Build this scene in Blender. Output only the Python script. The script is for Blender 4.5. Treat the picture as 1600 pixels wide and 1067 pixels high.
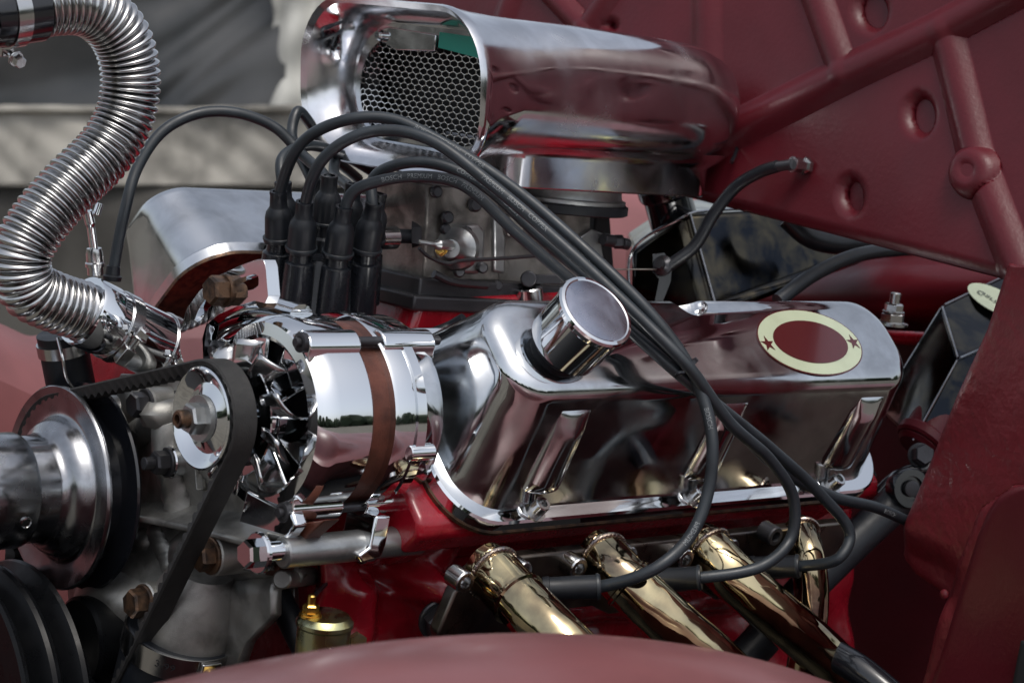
import bpy, bmesh, math, random
import numpy as np
from mathutils import Vector, Matrix
random.seed(7)
for o in list(bpy.data.objects): bpy.data.objects.remove(o)
S = bpy.context.scene
COL = S.collection
# ---------------------------------------------------------------- camera
TH = math.radians(42); F = 3333.0; PIT = math.atan(458/F); ROL = math.radians(6.1)
fh = np.array([math.sin(TH), math.cos(TH), 0]); r0 = np.array([math.cos(TH), -math.sin(TH), 0]); up0 = np.array([0, 0, 1.])
fw = fh*math.cos(PIT)-up0*math.sin(PIT); u0 = up0*math.cos(PIT)+fh*math.sin(PIT)
rt = r0*math.cos(ROL)+u0*math.sin(ROL); up = u0*math.cos(ROL)-r0*math.sin(ROL)
CP = np.array([-0.71701657, -1.22011388, 1.21886667])
cam = bpy.data.cameras.new('camera'); co = bpy.data.objects.new('camera', cam); COL.objects.link(co)
co.matrix_world = Matrix(((rt[0], up[0], -fw[0], CP[0]), (rt[1], up[1], -fw[1], CP[1]), (rt[2], up[2], -fw[2], CP[2]), (0, 0, 0, 1)))
cam.sensor_width = 36; cam.lens = F/1600*36; cam.clip_start = .05; cam.clip_end = 500
cam.dof.use_dof = True; cam.dof.focus_distance = 1.40; cam.dof.aperture_fstop = 13
S.camera = co
# ---------------------------------------------------------------- sky, sun, exposure
SUN_EL, SUN_AZ = 66, 246      # compass-like azimuth in the XY plane, direction the light comes FROM
w = bpy.data.worlds.new('World'); S.world = w; w.use_nodes = True
nt = w.node_tree; bg = nt.nodes['Background']
sky = nt.nodes.new('ShaderNodeTexSky'); sky.sky_type = 'NISHITA'; sky.sun_disc = False
sky.sun_elevation = math.radians(SUN_EL); sky.sun_rotation = math.radians(90-SUN_AZ)
sky.air_density = 1.0; sky.dust_density = 4.0; sky.ozone_density = .6
hs_ = nt.nodes.new('ShaderNodeHueSaturation'); hs_.inputs['Saturation'].default_value = .45        # thin white overcast
nt.links.new(sky.outputs[0], hs_.inputs['Color']); nt.links.new(hs_.outputs[0], bg.inputs[0]); bg.inputs[1].default_value = .15
sun = bpy.data.lights.new('sun', 'SUN'); sun.energy = 1.0; sun.angle = math.radians(20); sun.color = (1, .96, .9)
so = bpy.data.objects.new('sun', sun); COL.objects.link(so)
_d = Vector((math.cos(math.radians(SUN_AZ))*math.cos(math.radians(SUN_EL)), math.sin(math.radians(SUN_AZ))*math.cos(math.radians(SUN_EL)), math.sin(math.radians(SUN_EL))))
so.rotation_euler = _d.to_track_quat('Z', 'Y').to_euler(); so.location = _d*20
S.view_settings.view_transform = 'Standard'; S.view_settings.look = 'None'
S.view_settings.exposure = 0.34; S.view_settings.gamma = 1; S.view_settings.use_curve_mapping = False
S.render.engine = 'CYCLES'
# ---------------------------------------------------------------- helpers: places
def ray(px, py): return fw+rt*((px-800)/F)-up*((py-533.5)/F)
def at(px, py, X=None, Y=None, Z=None, D=None):
    r = ray(px, py)
    if D is not None: t = D
    elif X is not None: t = (X-CP[0])/r[0]
    elif Y is not None: t = (Y-CP[1])/r[1]
    else: t = (Z-CP[2])/r[2]
    return Vector(CP+r*t)
def onplane(px, py, p0, n):
    r = ray(px, py); n = np.array(n); t = ((np.array(p0)-CP)@n)/(r@n); return Vector(CP+r*t)
V = Vector
# ---------------------------------------------------------------- helpers: materials
def mat(name, col, rough=.5, metal=0., bump=0., bscale=200., rvar=0., rscale=30., cvar=0., cscale=20., coat=0., spec=.5, col2=None, wave=0., wscale=12., crough=.1):
    m = bpy.data.materials.new(name); m.use_nodes = True; n = m.node_tree; b = n.nodes['Principled BSDF']
    b.inputs['Base Color'].default_value = (*col, 1); b.inputs['Roughness'].default_value = rough; b.inputs['Metallic'].default_value = metal
    b.inputs['Specular IOR Level'].default_value = spec
    if coat: b.inputs['Coat Weight'].default_value = coat; b.inputs['Coat Roughness'].default_value = crough
    tc = n.nodes.new('ShaderNodeNewGeometry')
    def noise(sc, det=4, dist=0.):
        t = n.nodes.new('ShaderNodeTexNoise'); t.inputs['Scale'].default_value = sc; t.inputs['Detail'].default_value = det; t.inputs['Distortion'].default_value = dist
        n.links.new(tc.outputs['Position'], t.inputs['Vector']); return t
    if rvar:
        t = noise(rscale, 6, .6); r = n.nodes.new('ShaderNodeMapRange'); r.inputs[1].default_value = .35; r.inputs[2].default_value = .7
        r.inputs[3].default_value = max(.01, rough-rvar*.4); r.inputs[4].default_value = rough+rvar
        n.links.new(t.outputs[0], r.inputs[0]); n.links.new(r.outputs[0], b.inputs['Roughness'])
    if cvar or col2:
        t = noise(cscale, 6, .4); x = n.nodes.new('ShaderNodeMix'); x.data_type = 'RGBA'
        c2 = col2 if col2 else tuple(max(0, c*(1-cvar)) for c in col)
        r = n.nodes.new('ShaderNodeMapRange'); r.inputs[1].default_value = .4; r.inputs[2].default_value = .65
        n.links.new(t.outputs[0], r.inputs[0]); n.links.new(r.outputs[0], x.inputs[0])
        x.inputs[6].default_value = (*col, 1); x.inputs[7].default_value = (*c2, 1); n.links.new(x.outputs[2], b.inputs['Base Color'])
    last = None
    for st, sc, dist in ((bump, bscale, .0006), (wave, wscale, .004)):
        if st:
            t = noise(sc, 3 if sc > 60 else 1); bp = n.nodes.new('ShaderNodeBump'); bp.inputs['Strength'].default_value = st; bp.inputs['Distance'].default_value = dist
            n.links.new(t.outputs[0], bp.inputs['Height'])
            if last: n.links.new(last.outputs[0], bp.inputs['Normal'])
            last = bp
    if last: n.links.new(last.outputs[0], b.inputs['Normal'])
    return m
M = dict(
    chrome=mat('chrome', (.73, .75, .77), .04, 1, rvar=.05, rscale=60),
    steel=mat('stainless steel', (.50, .50, .50), .17, 1, rvar=.08, rscale=80),
    pulley=mat('dull pulley steel', (.36, .37, .39), .20, 1, rvar=.12, rscale=45, cvar=.3, cscale=60),
    polish=mat('polished aluminium', (.63, .65, .67), .09, 1, rvar=.17, rscale=26, wave=.10, wscale=18, cvar=.28, cscale=30),
    smudge=mat('hazy polished aluminium', (.40, .42, .50), .24, 1, rvar=.25, rscale=35, cvar=.25, cscale=40),
    scoop=mat('scoop aluminium', (.76, .77, .80), .14, 1, rvar=.17, rscale=20, wave=.08, wscale=14, cvar=.25, cscale=24),
    cast=mat('cast aluminium', (.36, .355, .335), .40, .8, bump=.35, bscale=1300, rvar=.14, rscale=50, cvar=.55, cscale=42),
    carb=mat('carburettor metal', (.33, .31, .285), .42, .75, bump=.4, bscale=600, rvar=.15, rscale=60, col2=(.10, .093, .085), cscale=45),
    zinc=mat('pale zinc', (.40, .41, .41), .35, .9, bump=.15, bscale=700, rvar=.1, rscale=60, cvar=.3, cscale=60),
    darkmetal=mat('dark metal', (.045, .045, .05), .35, .6, bump=.2, bscale=700, rvar=.15, rscale=60),
    black=mat('black gloss', (.008, .009, .012), .14, 0, rvar=.08, rscale=50, coat=.4),
    blackbox=mat('dark polished panel', (.018, .021, .027), .11, 1, rvar=.16, rscale=30, wave=.2, wscale=22, col2=(.075, .066, .048), cscale=42),
    satin=mat('satin black enamel', (.003, .0033, .004), .30, 0, rvar=.14, rscale=70, spec=.16),
    bake=mat('black bakelite', (.009, .0105, .014), .24, 0, rvar=.1, rscale=80, spec=.4),
    rubber=mat('black rubber', (.009, .011, .015), .40, 0, spec=.4, bump=.1, bscale=1500, rvar=.12, rscale=70, cvar=.3, cscale=60),
    cable=mat('cable jacket', (.018, .024, .030), .40, 0, rvar=.12, rscale=90, cvar=.3, cscale=50),
    belt=mat('belt rubber', (.016, .0155, .015), .62, 0, bump=.4, bscale=1200, cvar=.4, cscale=120),
    paint=mat('maroon paint', (.088, .0075, .0130), .36, 0, spec=.33, bump=.35, bscale=260, rvar=.12, rscale=18, cvar=.2, cscale=10, wave=.10, wscale=26),
    rough_paint=mat('rough maroon paint', (.130, .0120, .0180), .37, 0, spec=.40, bump=.6, bscale=240, rvar=.10, rscale=40, cvar=.15, cscale=24, wave=.45, wscale=70),
    faded=mat('sun faded maroon paint', (.22, .080, .082), .50, 0, bump=.1, bscale=300, rvar=.1, rscale=12, cvar=.25, cscale=8),
    skylit=mat('dusty maroon paint', (.165, .054, .055), .36, 0, bump=.12, bscale=500, rvar=.14, rscale=9, cvar=.2, cscale=14, coat=.25, crough=.18),  # base lightened to carry the sky's reflection on the matte paint
    red=mat('engine red enamel', (.29, .006, .016), .24, 0, bump=.5, bscale=140, rvar=.12, rscale=50, cvar=.35, cscale=24, coat=.3, wave=.25, wscale=60),
    rust=mat('rusty brown laminations', (.115, .036, .022), .45, .3, bump=.3, bscale=900, cvar=.5, cscale=60),
    rustbolt=mat('rusty bolt', (.13, .075, .045), .42, .7, bump=.4, bscale=800, col2=(.035, .025, .02), cscale=150),
    gold=mat('gold tinted steel', (.56, .47, .28), .06, 1, rvar=.08, rscale=60, wave=.6, wscale=38, col2=(.12, .09, .075), cscale=22),
    weld=mat('weld bead', (.36, .29, .22), .22, 1, bump=.5, bscale=500, col2=(.18, .16, .17), cscale=200),
    flange=mat('heat tinted flange steel', (.20, .17, .14), .30, 1, rvar=.16, rscale=40, col2=(.05, .052, .065), cscale=20),
    brass=mat('brass', (.72, .45, .12), .22, 1, rvar=.1, rscale=90),
    yzinc=mat('yellow passivated zinc', (.55, .50, .22), .28, 1, rvar=.15, rscale=60, col2=(.36, .42, .33), cscale=50),
    cream=mat('cream enamel', (.42, .47, .33), .26, 0, coat=.6, cvar=.12, cscale=30),
    decal=mat('deep red enamel', (.060, .004, .005), .25, 0, coat=.4),
    print=mat('pale grey print', (.17, .185, .195), .6, 0),
    ink=mat('black ink', (.01, .01, .012), .6, 0),
    mesh=mat('bright mesh', (.72, .72, .72), .22, 1),
    teal=mat('teal green filter plate', (.01, .30, .22), .35, 0),
    dark=mat('flat black', (.006, .006, .007), .7, 0),
    canvas=mat('grey weathered canvas', (.34, .325, .29), .85, 0, cvar=.6, cscale=9, bump=.2, bscale=80, wave=1.2, wscale=4),
    vinyl=mat('dark clear vinyl window', (.022, .025, .027), .30, 0, col2=(.06, .061, .062), cscale=3.5, wave=1.0, wscale=6),
    white=mat('white canvas', (.46, .46, .43), .8, 0, cvar=.25, cscale=6),
    board=mat('weathered dark board', (.055, .052, .046), .8, 0, cvar=.4, cscale=9, bump=.3, bscale=60),
    ground=mat('pale gravel', (.13, .118, .095), .9, 0, cvar=.4, cscale=3, bump=.3, bscale=50),
)
# ---------------------------------------------------------------- helpers: meshes (all in world space)
WP = {}
def link(name, me, parent, org, label=None, cat=None, group=None, kind=None):
    o = bpy.data.objects.new(name, me); COL.objects.link(o); WP[o.name] = V(org)
    if parent is not None: o.parent = parent; o.location = V(org)-WP[parent.name]
    else: o.location = org
    if label: o['label'] = label
    if cat: o['category'] = cat
    if group: o['group'] = group
    if kind: o['kind'] = kind
    return o
def thing(name, loc, label, cat, group=None): return link(name, None, None, V(loc), label, cat, group)
def obj(name, bm, m, parent=None, label=None, cat=None, group=None, kind=None, smooth=True, ang=35, sub=0, bev=0, solid=0):
    bmesh.ops.recalc_face_normals(bm, faces=bm.faces)
    xs = [v.co for v in bm.verts]
    lo = V((min(c.x for c in xs), min(c.y for c in xs), min(c.z for c in xs))); hi = V((max(c.x for c in xs), max(c.y for c in xs), max(c.z for c in xs)))
    org = (lo+hi)/2
    for v in bm.verts: v.co -= org
    if smooth:
        for f in bm.faces: f.smooth = True
        for e in bm.edges:
            if len(e.link_faces) == 2 and e.calc_face_angle(0) > math.radians(ang): e.smooth = False
    me = bpy.data.meshes.new(name); bm.to_mesh(me); bm.free()
    me.materials.append(M[m] if isinstance(m, str) else m)
    o = link(name, me, parent, org, label, cat, group, kind)
    if solid:
        s = o.modifiers.new('solid', 'SOLIDIFY'); s.thickness = solid; s.offset = -1 if solid > 0 else 1
    if bev:
        b = o.modifiers.new('bevel', 'BEVEL'); b.width = bev; b.segments = 3; b.limit_method = 'ANGLE'; b.angle_limit = math.radians(30); b.harden_normals = False
    if sub:
        s = o.modifiers.new('sub', 'SUBSURF'); s.levels = s.render_levels = sub
    return o
def frame(axis, upv=(0, 0, 1)):
    a = V(axis).normalized(); b = V(upv)
    if abs(a.dot(b)) > .95: b = V((0, 1, 0))
    y = (b-a*a.dot(b)).normalized(); z = a.cross(y)
    return a, y, z
def lathe(bm, prof, o, axis, seg=48, upv=(0, 0, 1), a0=0, a1=2*math.pi, caps=True):
    """prof = [(distance along the axis, radius)]"""
    a, y, z = frame(axis, upv); o = V(o); full = abs(a1-a0-2*math.pi) < 1e-6; rows = []
    n = seg if full else seg+1
    for t, r in prof:
        if r < 1e-6: rows.append([bm.verts.new(o+a*t)]); continue
        rows.append([bm.verts.new(o+a*t+(y*math.cos(a0+(a1-a0)*k/seg)+z*math.sin(a0+(a1-a0)*k/seg))*r) for k in range(n)])
    for A, B in zip(rows, rows[1:]):
        for k in range(seg):
            k2 = (k+1) % n
            try:
                if len(A) == 1 and len(B) > 1: bm.faces.new((A[0], B[k], B[k2]))
                elif len(B) == 1 and len(A) > 1: bm.faces.new((A[k], A[k2], B[0]))
                elif len(A) > 1: bm.faces.new((A[k], A[k2], B[k2], B[k]))
            except ValueError: pass
    if caps and full:
        for R in (rows[0], rows[-1]):
            if len(R) > 2:
                try: bm.faces.new(R)
                except ValueError: pass
    return bm
def cyl(bm, p, q, r, seg=24, ch=None):
    p, q = V(p), V(q); d = (q-p).length; c = min(r, d)*.12 if ch is None else ch
    return lathe(bm, [(0, 0), (0, r-c), (c, r), (d-c, r), (d, r-c), (d, 0)], p, q-p, seg)
def hexa(bm, p, axis, r, h, wr=0, wh=0, rot=0., seg=6):
    """hex head with a washer flange standing on p along axis"""
    a, y, z = frame(axis); p = V(p)
    if wr: lathe(bm, [(0, 0), (0, wr), (wh*.7, wr), (wh, wr*.93), (wh, 0)], p, axis, 24)
    u = (y*math.cos(rot)+z*math.sin(rot))
    lathe(bm, [(wh*.9, 0), (wh*.9, r), (wh+h*.82, r), (wh+h, r*.86), (wh+h, 0)], p, axis, seg, upv=u)
    return bm
def socket(bm, p, axis, r, h):
    lathe(bm, [(0, 0), (0, r), (h*.92, r), (h, r*.9), (h, r*.55), (h*.55, r*.5), (h*.55, 0)], p, axis, 24); return bm
def spline(pts, n=12):
    P = [V(p) for p in pts]; P = [P[0]*2-P[1]]+P+[P[-1]*2-P[-2]]; out = []
    for i in range(1, len(P)-2):
        p0, p1, p2, p3 = P[i-1:i+3]
        d1 = max((p1-p0).length, 1e-5)**.5; d2 = max((p2-p1).length, 1e-5)**.5; d3 = max((p3-p2).length, 1e-5)**.5
        m1 = (p1-p0)/d1-(p2-p0)/(d1+d2)+(p2-p1)/d2; m2 = (p2-p1)/d2-(p3-p1)/(d2+d3)+(p3-p2)/d3
        m1 *= d2; m2 *= d2
        for k in range(n):
            t = k/n; t2 = t*t; t3 = t2*t
            out.append(p1*(2*t3-3*t2+1)+m1*(t3-2*t2+t)+p2*(-2*t3+3*t2)+m2*(t3-t2))
    out.append(P[-2]); return out
def frames(path):
    n = len(path); T = [(path[min(i+1, n-1)]-path[max(i-1, 0)]).normalized() for i in range(n)]
    u = T[0].orthogonal().normalized(); out = []
    for t in T:
        u = (u-t*u.dot(t)).normalized(); out.append((t, u, t.cross(u)))
    return out
def tube(bm, path, r, seg=14, cap=True):
    fr = frames(path); rows = []
    for i, (p, (t, u, v)) in enumerate(zip(path, fr)):
        rr = r[i] if hasattr(r, '__len__') else r
        rows.append([bm.verts.new(p+(u*math.cos(2*math.pi*k/seg)+v*math.sin(2*math.pi*k/seg))*rr) for k in range(seg)])
    for A, B in zip(rows, rows[1:]):
        for k in range(seg): bm.faces.new((A[k], A[(k+1) % seg], B[(k+1) % seg], B[k]))
    if cap: bm.faces.new(rows[0]); bm.faces.new(rows[-1])
    return bm
def prism(bm, poly, d):
    d = V(d); A = [bm.verts.new(V(p)) for p in poly]; B = [bm.verts.new(V(p)+d) for p in poly]; n = len(A)
    bm.faces.new(A); bm.faces.new(B)
    for i in range(n): bm.faces.new((A[i], A[(i+1) % n], B[(i+1) % n], B[i]))
    return bm
def box(bm, c, ax, sx, sy, sz, upv=(0, 0, 1)):
    a, z, y = frame(ax, upv); c = V(c)
    P = [c+a*sx*i+y*sy*j-z*sz for i, j in ((-.5, -.5), (.5, -.5), (.5, .5), (-.5, .5))]
    P = [p+z*sz*.5 for p in P]
    return prism(bm, P, z*sz)
def resample(P, n, closed=True):
    P = [V(p) for p in P]; Q = P+[P[0]] if closed else P
    L = [0]
    for a, b in zip(Q, Q[1:]): L.append(L[-1]+(b-a).length)
    out = []; j = 0
    for k in range(n):
        s = L[-1]*k/(n if closed else n-1)
        while j < len(L)-2 and L[j+1] < s: j += 1
        out.append(Q[j].lerp(Q[j+1], (s-L[j])/max(L[j+1]-L[j], 1e-9)))
    return out
def ringplate(bm, outer, inner, d, n=64):
    d = V(d); O = resample(outer, n); I0 = resample(inner, n)
    k = min(range(n), key=lambda k: sum((I0[(i+k) % n]-O[i]).length for i in range(0, n, 4)))
    I = [I0[(i+k) % n] for i in range(n)]
    L = [[bm.verts.new(p) for p in O], [bm.verts.new(p+d) for p in O], [bm.verts.new(p+d) for p in I], [bm.verts.new(p) for p in I]]
    for a in range(4):
        A, B = L[a], L[(a+1) % 4]
        for i in range(n): bm.faces.new((A[i], A[(i+1) % n], B[(i+1) % n], B[i]))
    return bm
def loft(bm, rings, cap0=True, cap1=True):
    R = [[bm.verts.new(V(p)) for p in r] for r in rings]; n = len(R[0])
    for A, B in zip(R, R[1:]):
        for i in range(n): bm.faces.new((A[i], A[(i+1) % n], B[(i+1) % n], B[i]))
    if cap0: bm.faces.new(R[0])
    if cap1: bm.faces.new(R[-1])
    return bm
def rrect(x0, x1, y0, y1, r, seg=8):
    out = []; r = min(r, (x1-x0)/2-1e-5, (y1-y0)/2-1e-5)
    for cx, cy, a in ((x1-r, y1-r, 0), (x0+r, y1-r, 90), (x0+r, y0+r, 180), (x1-r, y0+r, 270)):
        for k in range(seg+1):
            t = math.radians(a+90*k/seg); out.append((cx+r*math.cos(t), cy+r*math.sin(t)))
    return out
def interp(pts, x):
    return float(np.interp(x, [p[0] for p in pts], [p[1] for p in pts]))
def relief(lines, lo, hi, nu, nv, place, hdir, hfun, cols=False):
    """a grid between two border lines: v runs over lines[0]..lines[1]; lo(v), hi(v) are the ends of u; hfun(px,py) lifts along hdir"""
    bm = bmesh.new(); G = []; hd = V(hdir)
    for j in range(nv+1):
        v = lines[0]+(lines[1]-lines[0])*j/nv; a, b = lo(v), hi(v); row = []
        for i in range(nu+1):
            u = a+(b-a)*i/nu; px, py = (v, u) if cols else (u, v)
            row.append(bm.verts.new(place(px, py)+hd*hfun(px, py)))
        G.append(row)
    for j in range(nv):
        for i in range(nu): bm.faces.new((G[j][i], G[j][i+1], G[j+1][i+1], G[j+1][i]))
    return bm
def segd(px, py, a, b):
    ax, ay = a; bx, by = b; dx, dy = bx-ax, by-ay; t = max(0, min(1, ((px-ax)*dx+(py-ay)*dy)/(dx*dx+dy*dy)))
    return math.hypot(px-ax-t*dx, py-ay-t*dy)
def bumpf(d, wd, soft=.5):
    """1 inside wd, smooth to 0"""
    x = (wd*(1+soft)-d)/(wd*2*soft); x = max(0, min(1, x)); return x*x*(3-2*x)
def share(name, me, m, parent, mw, label=None):
    o = bpy.data.objects.new(name, me); COL.objects.link(o)
    o.parent = parent; o.matrix_local = Matrix.Translation(-WP[parent.name]) @ mw; WP[o.name] = mw.translation.copy()
    return o
def mesh_of(bm, m, ang=35):
    bmesh.ops.recalc_face_normals(bm, faces=bm.faces)
    for f in bm.faces: f.smooth = True
    for e in bm.edges:
        if len(e.link_faces) == 2 and e.calc_face_angle(0) > math.radians(ang): e.smooth = False
    me = bpy.data.meshes.new('shared'); bm.to_mesh(me); bm.free(); me.materials.append(M[m]); return me
def B(): return bmesh.new()
def text_mesh(s):
    c = bpy.data.curves.new('txt', 'FONT'); c.body = s; c.size = 1; c.resolution_u = 2; o = bpy.data.objects.new('txt', c); COL.objects.link(o)
    bpy.context.view_layer.update(); me = bpy.data.meshes.new_from_object(o.evaluated_get(bpy.context.evaluated_depsgraph_get()))
    bpy.data.objects.remove(o); bpy.data.curves.remove(c); return me

AX = V((1, 0, 0))
UU = V((0, .70711, .70711)); NN = V((0, -.70711, .70711))       # across and out of the near bank's cover

# ================================================================= SETTING
bm = B(); prism(bm, [(-40, -40, -.2), (40, -40, -.2), (40, 40, -.2), (-40, 40, -.2)], (0, 0, .2))
obj('ground', bm, 'ground', kind='structure', smooth=False)

# line of trees beyond the gravel, behind the camera: it shows mirrored in the chrome
bm = B(); rnd = random.Random(3)
for k in range(46):
    a = math.radians(150+4.2*k); rr = 24+rnd.uniform(-2, 3); h_ = rnd.uniform(2.4, 5.2); c = V((math.cos(a)*rr, math.sin(a)*rr, h_*.45))
    r_ = bmesh.ops.create_icosphere(bm, subdivisions=2, radius=1.0)['verts']
    for v in r_: v.co = c+V((v.co.x*1.7, v.co.y*1.7, v.co.z*h_*.55))*(1+rnd.uniform(-.16, .16))
obj('distant_trees', bm, mat('dark foliage', (.035, .05, .025), .9), None, 'far row of dark trees mirrored as a dark line in the chrome', 'trees', kind='stuff', smooth=False)

# tarpaulin stall wall far behind
def tarp(px, py): return at(px, py, D=4.6)
t = thing('stall_wall', tarp(250, 600), 'blurred grey canvas stall wall with dark vinyl window behind the hose', 'stall wall')
def wob(k, a): return lambda px, py: a*(math.sin(px/k+py/(k*2.3))+.6*math.sin(px/(k*.43)-py/(k*1.7)))
back = -V(fw)
obj('vinyl_window', relief((-300, 185), lambda v: -500, lambda v: 452+v*-.02, 170, 90, tarp, back, lambda px, py: .03*math.sin(px/70+py/90)+.016*math.sin((px*.7+py)/47+1.5*math.sin(px/110))+.006*math.sin((px*.6+py*1.2)/19+2.5*math.sin(px/60+py/90))), 'vinyl', t, solid=.004)
obj('canvas_edge', relief((-300, 200), lambda v: 425-v*.02+4*math.sin(v/17), lambda v: 640, 60, 60, tarp, back, lambda px, py: .03+.014*math.sin(px/9+py/60)+.008*math.sin(py/14+px/21)), 'white', t, solid=.006)
obj('canvas_band', relief((172, 292), lambda v: -500, lambda v: 760, 220, 40, tarp, back, lambda px, py: .05+.02*math.sin(px/60)+.005*math.sin(px/47+py/30+3*math.sin(px/130))+.002*math.sin(px/14-py/9+3*math.sin(px/70))+(.02 if py < 180 else 0)), 'canvas', t, solid=.006)
obj('lower_board', relief((292, 1300), lambda v: -500, lambda v: 760, 20, 20, tarp, back, lambda px, py: .0+.01*math.sin(py/40)), 'board', t, solid=.02)

# far fender of the car, sun faded, swept along the engine
bm = B(); prof = [(.62, 1.02), (.55, 1.035), (.48, 1.02), (.435, .98), (.42, .9), (.415, .7), (.41, .45)]
rings = []
for k in range(41):
    x = -.55+2.0*k/40; crown = .03*math.sin(max(0, min(1, (x+.2)/1.4))*math.pi*.5)
    up_ = interp([(-.55, -.05), (-.1, -.05), (.12, -.062), (.2, -.095), (.3, -.14), (.42, -.10), (.6, .0), (.9, .05), (1.6, .08)], x)
    rings.append([(x, y+.02*math.sin(x*5), z+up_) for y, z in prof])
R = [[bm.verts.new(p) for p in r] for r in rings]
for A_, B_ in zip(R, R[1:]):
    for i in range(len(prof)-1): bm.faces.new((A_[i], A_[i+1], B_[i+1], B_[i]))
obj('far_fender', bm, 'faded', None, 'sun-faded pink-maroon far fender behind the fan pulley and hose', 'fender', sub=1, solid=.004)

# near fender: crowned panel, its unseen sheet and apron shaped for the chrome's reflections
cx, cy, cz = -.132, -.538, .667; ax_, ay_, az_ = .471, .197, .287
def fender_z(X, Y):
    sheet = .842-.122*X+min(.36, -(Y+.37))*.24-.9*max(0, -Y-.76)**1.3-.12*max(0, -X-.5)**2
    q = (X-cx)/ax_; crown = -1
    if abs(q) < 1:
        k = math.sqrt(1-q*q)**.8; p = (Y-cy)/(ay_*max(k, .02))
        if abs(p) < 1: crown = cz+az_*(1-p*p)**.45*k
    d = crown-sheet; e = .006
    return sheet if d < -3*e else (crown if d > 3*e else sheet+e*math.log1p(math.exp(d/e)))
bm = B(); G = []
for i in range(171):
    X = -.95+2.35*i/170; row = []
    for j in range(61):
        yin = interp([(-.95, -.352), (.10, -.352), (.22, -.385), (.34, -.455), (.6, -.48), (1.5, -.48)], X); Y = yin-(.972+yin)*(j/60); row.append(bm.verts.new((X, Y, fender_z(X, Y))))
    row = [bm.verts.new((X, yin+.002, .40)), bm.verts.new((X, yin+.002, .60)), bm.verts.new((X, yin+.002, row[0].co.z-.012))]+row
    G.append(row)
for i in range(170):
    for j in range(len(G[0])-1): bm.faces.new((G[i][j], G[i+1][j], G[i+1][j+1], G[i][j+1]))
obj('near_fender', bm, 'skylit', None, 'smooth dusty maroon fender crown blurred across the bottom edge', 'fender', solid=.003)

# raised hood panel, facing the engine from behind
HX = .53
def hood_low(px): return 290+(px-1040)*.2547
R1 = [(1060, 262), (1150, 208), (1330, 118), (1470, 52), (1660, -45)]
def hood_h(px, py):
    h = 0
    d = min(segd(px, py, a, b) for a, b in zip(R1, R1[1:])); h = .0105*bumpf(d, 16, .9)
    for a, b, wd in (((1235, -140), (1326, 118), 14), ((1483, 50), (1535, 255), 17), ((1535, 255), (1640, 520), 17), ((840, -40), (925, 48), 10), ((925, 48), (985, -40), 10), ((775, 90), (830, -60), 10)):
        h = (h**3+(.0082*bumpf(segd(px, py, a, b), wd*.9, .95))**3)**(1/3)
    h = (h**8+(.012*bumpf(math.hypot(px-1533, (py-270)*.92), 28, .3))**8)**(1/8)-(.0018*bumpf(math.hypot(px-1533, (py-270)*.92), 16, .35))
    h += .005*bumpf(abs(px-1112), 14, .9)*(1 if py < 140 else max(0, 1-(py-140)/60))
    for c, rx, ry in (((1443, 183), 26, 38), ((1335, 308), 22, 34), ((1365, 20), 28, 37), ((962, 42), 12, 14)):
        q = math.hypot((px-c[0])/rx, (py-c[1])/ry); h -= .0085*bumpf(q, 1.0, .17)
    h += .0012*math.sin(px/130+py/210)+.0008*math.sin(px/61-py/83)
    e = hood_low(px)-py
    if e < 10: h -= .004*(1-e/10)**2
    return h
bm = relief((604, 2000), lambda v: interp([(604, -130), (1180, -130), (1420, -330), (1560, -480), (2000, -520)], v), hood_low, 290, 440, lambda px, py: at(px, py, X=HX+.00010*(300-py)), (-1, 0, 0), hood_h, cols=True)
hood = obj('hood_panel', bm, 'paint', None, 'raised maroon hood underside with pressed ribs and oval dimples', 'hood', ang=80, solid=.006)

# side panel at the right edge with rivets
LB = [(415, 1580), (520, 1546), (620, 1500), (740, 1452), (850, 1405), (868, 1400), (890, 1416), (935, 1486), (960, 1480), (1030, 1458), (1120, 1430)]
SX = .50
def side_h(px, py):
    h = .0006*math.sin(px/61+py/97)
    h += -.012*bumpf(abs(py-(870+(px-1400)*.42)), 34, .8)*bumpf(abs(px-1440), 60, .6)
    lf = interp(LB, py); e = px-lf
    if e < 14: h -= .008*(1-e/14)**2
    b = interp([(700, 1640), (770, 1600), (800, 1555), (860, 1530), (935, 1497), (1010, 1480), (1120, 1450)], py)
    h += .007*bumpf(max(0, b-px), 4, .9) if py > 765 else 0
    return h
bm = relief((415, 1120), lambda v: interp(LB, v), lambda v: 1760, 70, 150, lambda px, py: at(px, py, X=SX-.00008*(px-1400)), (-1, 0, 0), side_h)
side = obj('side_panel', bm, 'rough_paint', None, 'pitted maroon body panel with riveted flange at the right edge', 'body panel', ang=80, solid=.006)
bm = B(); lathe(bm, [(0, .0036), (.0012, .0033), (.0022, .002), (.0025, 0)], (0, 0, 0), (-1, 0, 0), 16); rv = mesh_of(bm, 'rough_paint')
FLB = [(763, 1612), (766, 1592), (772, 1576), (785, 1558), (805, 1545), (840, 1530), (930, 1500), (1010, 1476), (1120, 1440)]
def flp(px, py): return at(px, py, X=SX-.012-.00010*(px-1400))
def fl_h(px, py):
    e = px-interp(FLB, py); return -.006*max(0, 1-e/9)**2+.0005*math.sin(py/40+px/30)
bm = relief((763, 1120), lambda v: interp(FLB, v), lambda v: 1760, 40, 90, flp, (-1, 0, 0), fl_h)
flg = obj('riveted_flange', bm, 'paint', side, ang=80, solid=.004)
for px, py in ((1574, 803), (1548, 890), (1586, 950), (1560, 1010)): share('rivet', rv, None, flg, Matrix.Translation(flp(px, py)+V((-.0002, 0, 0))))
share('rivet', rv, None, side, Matrix.Translation(at(1476, 928, X=SX-.016)))
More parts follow.
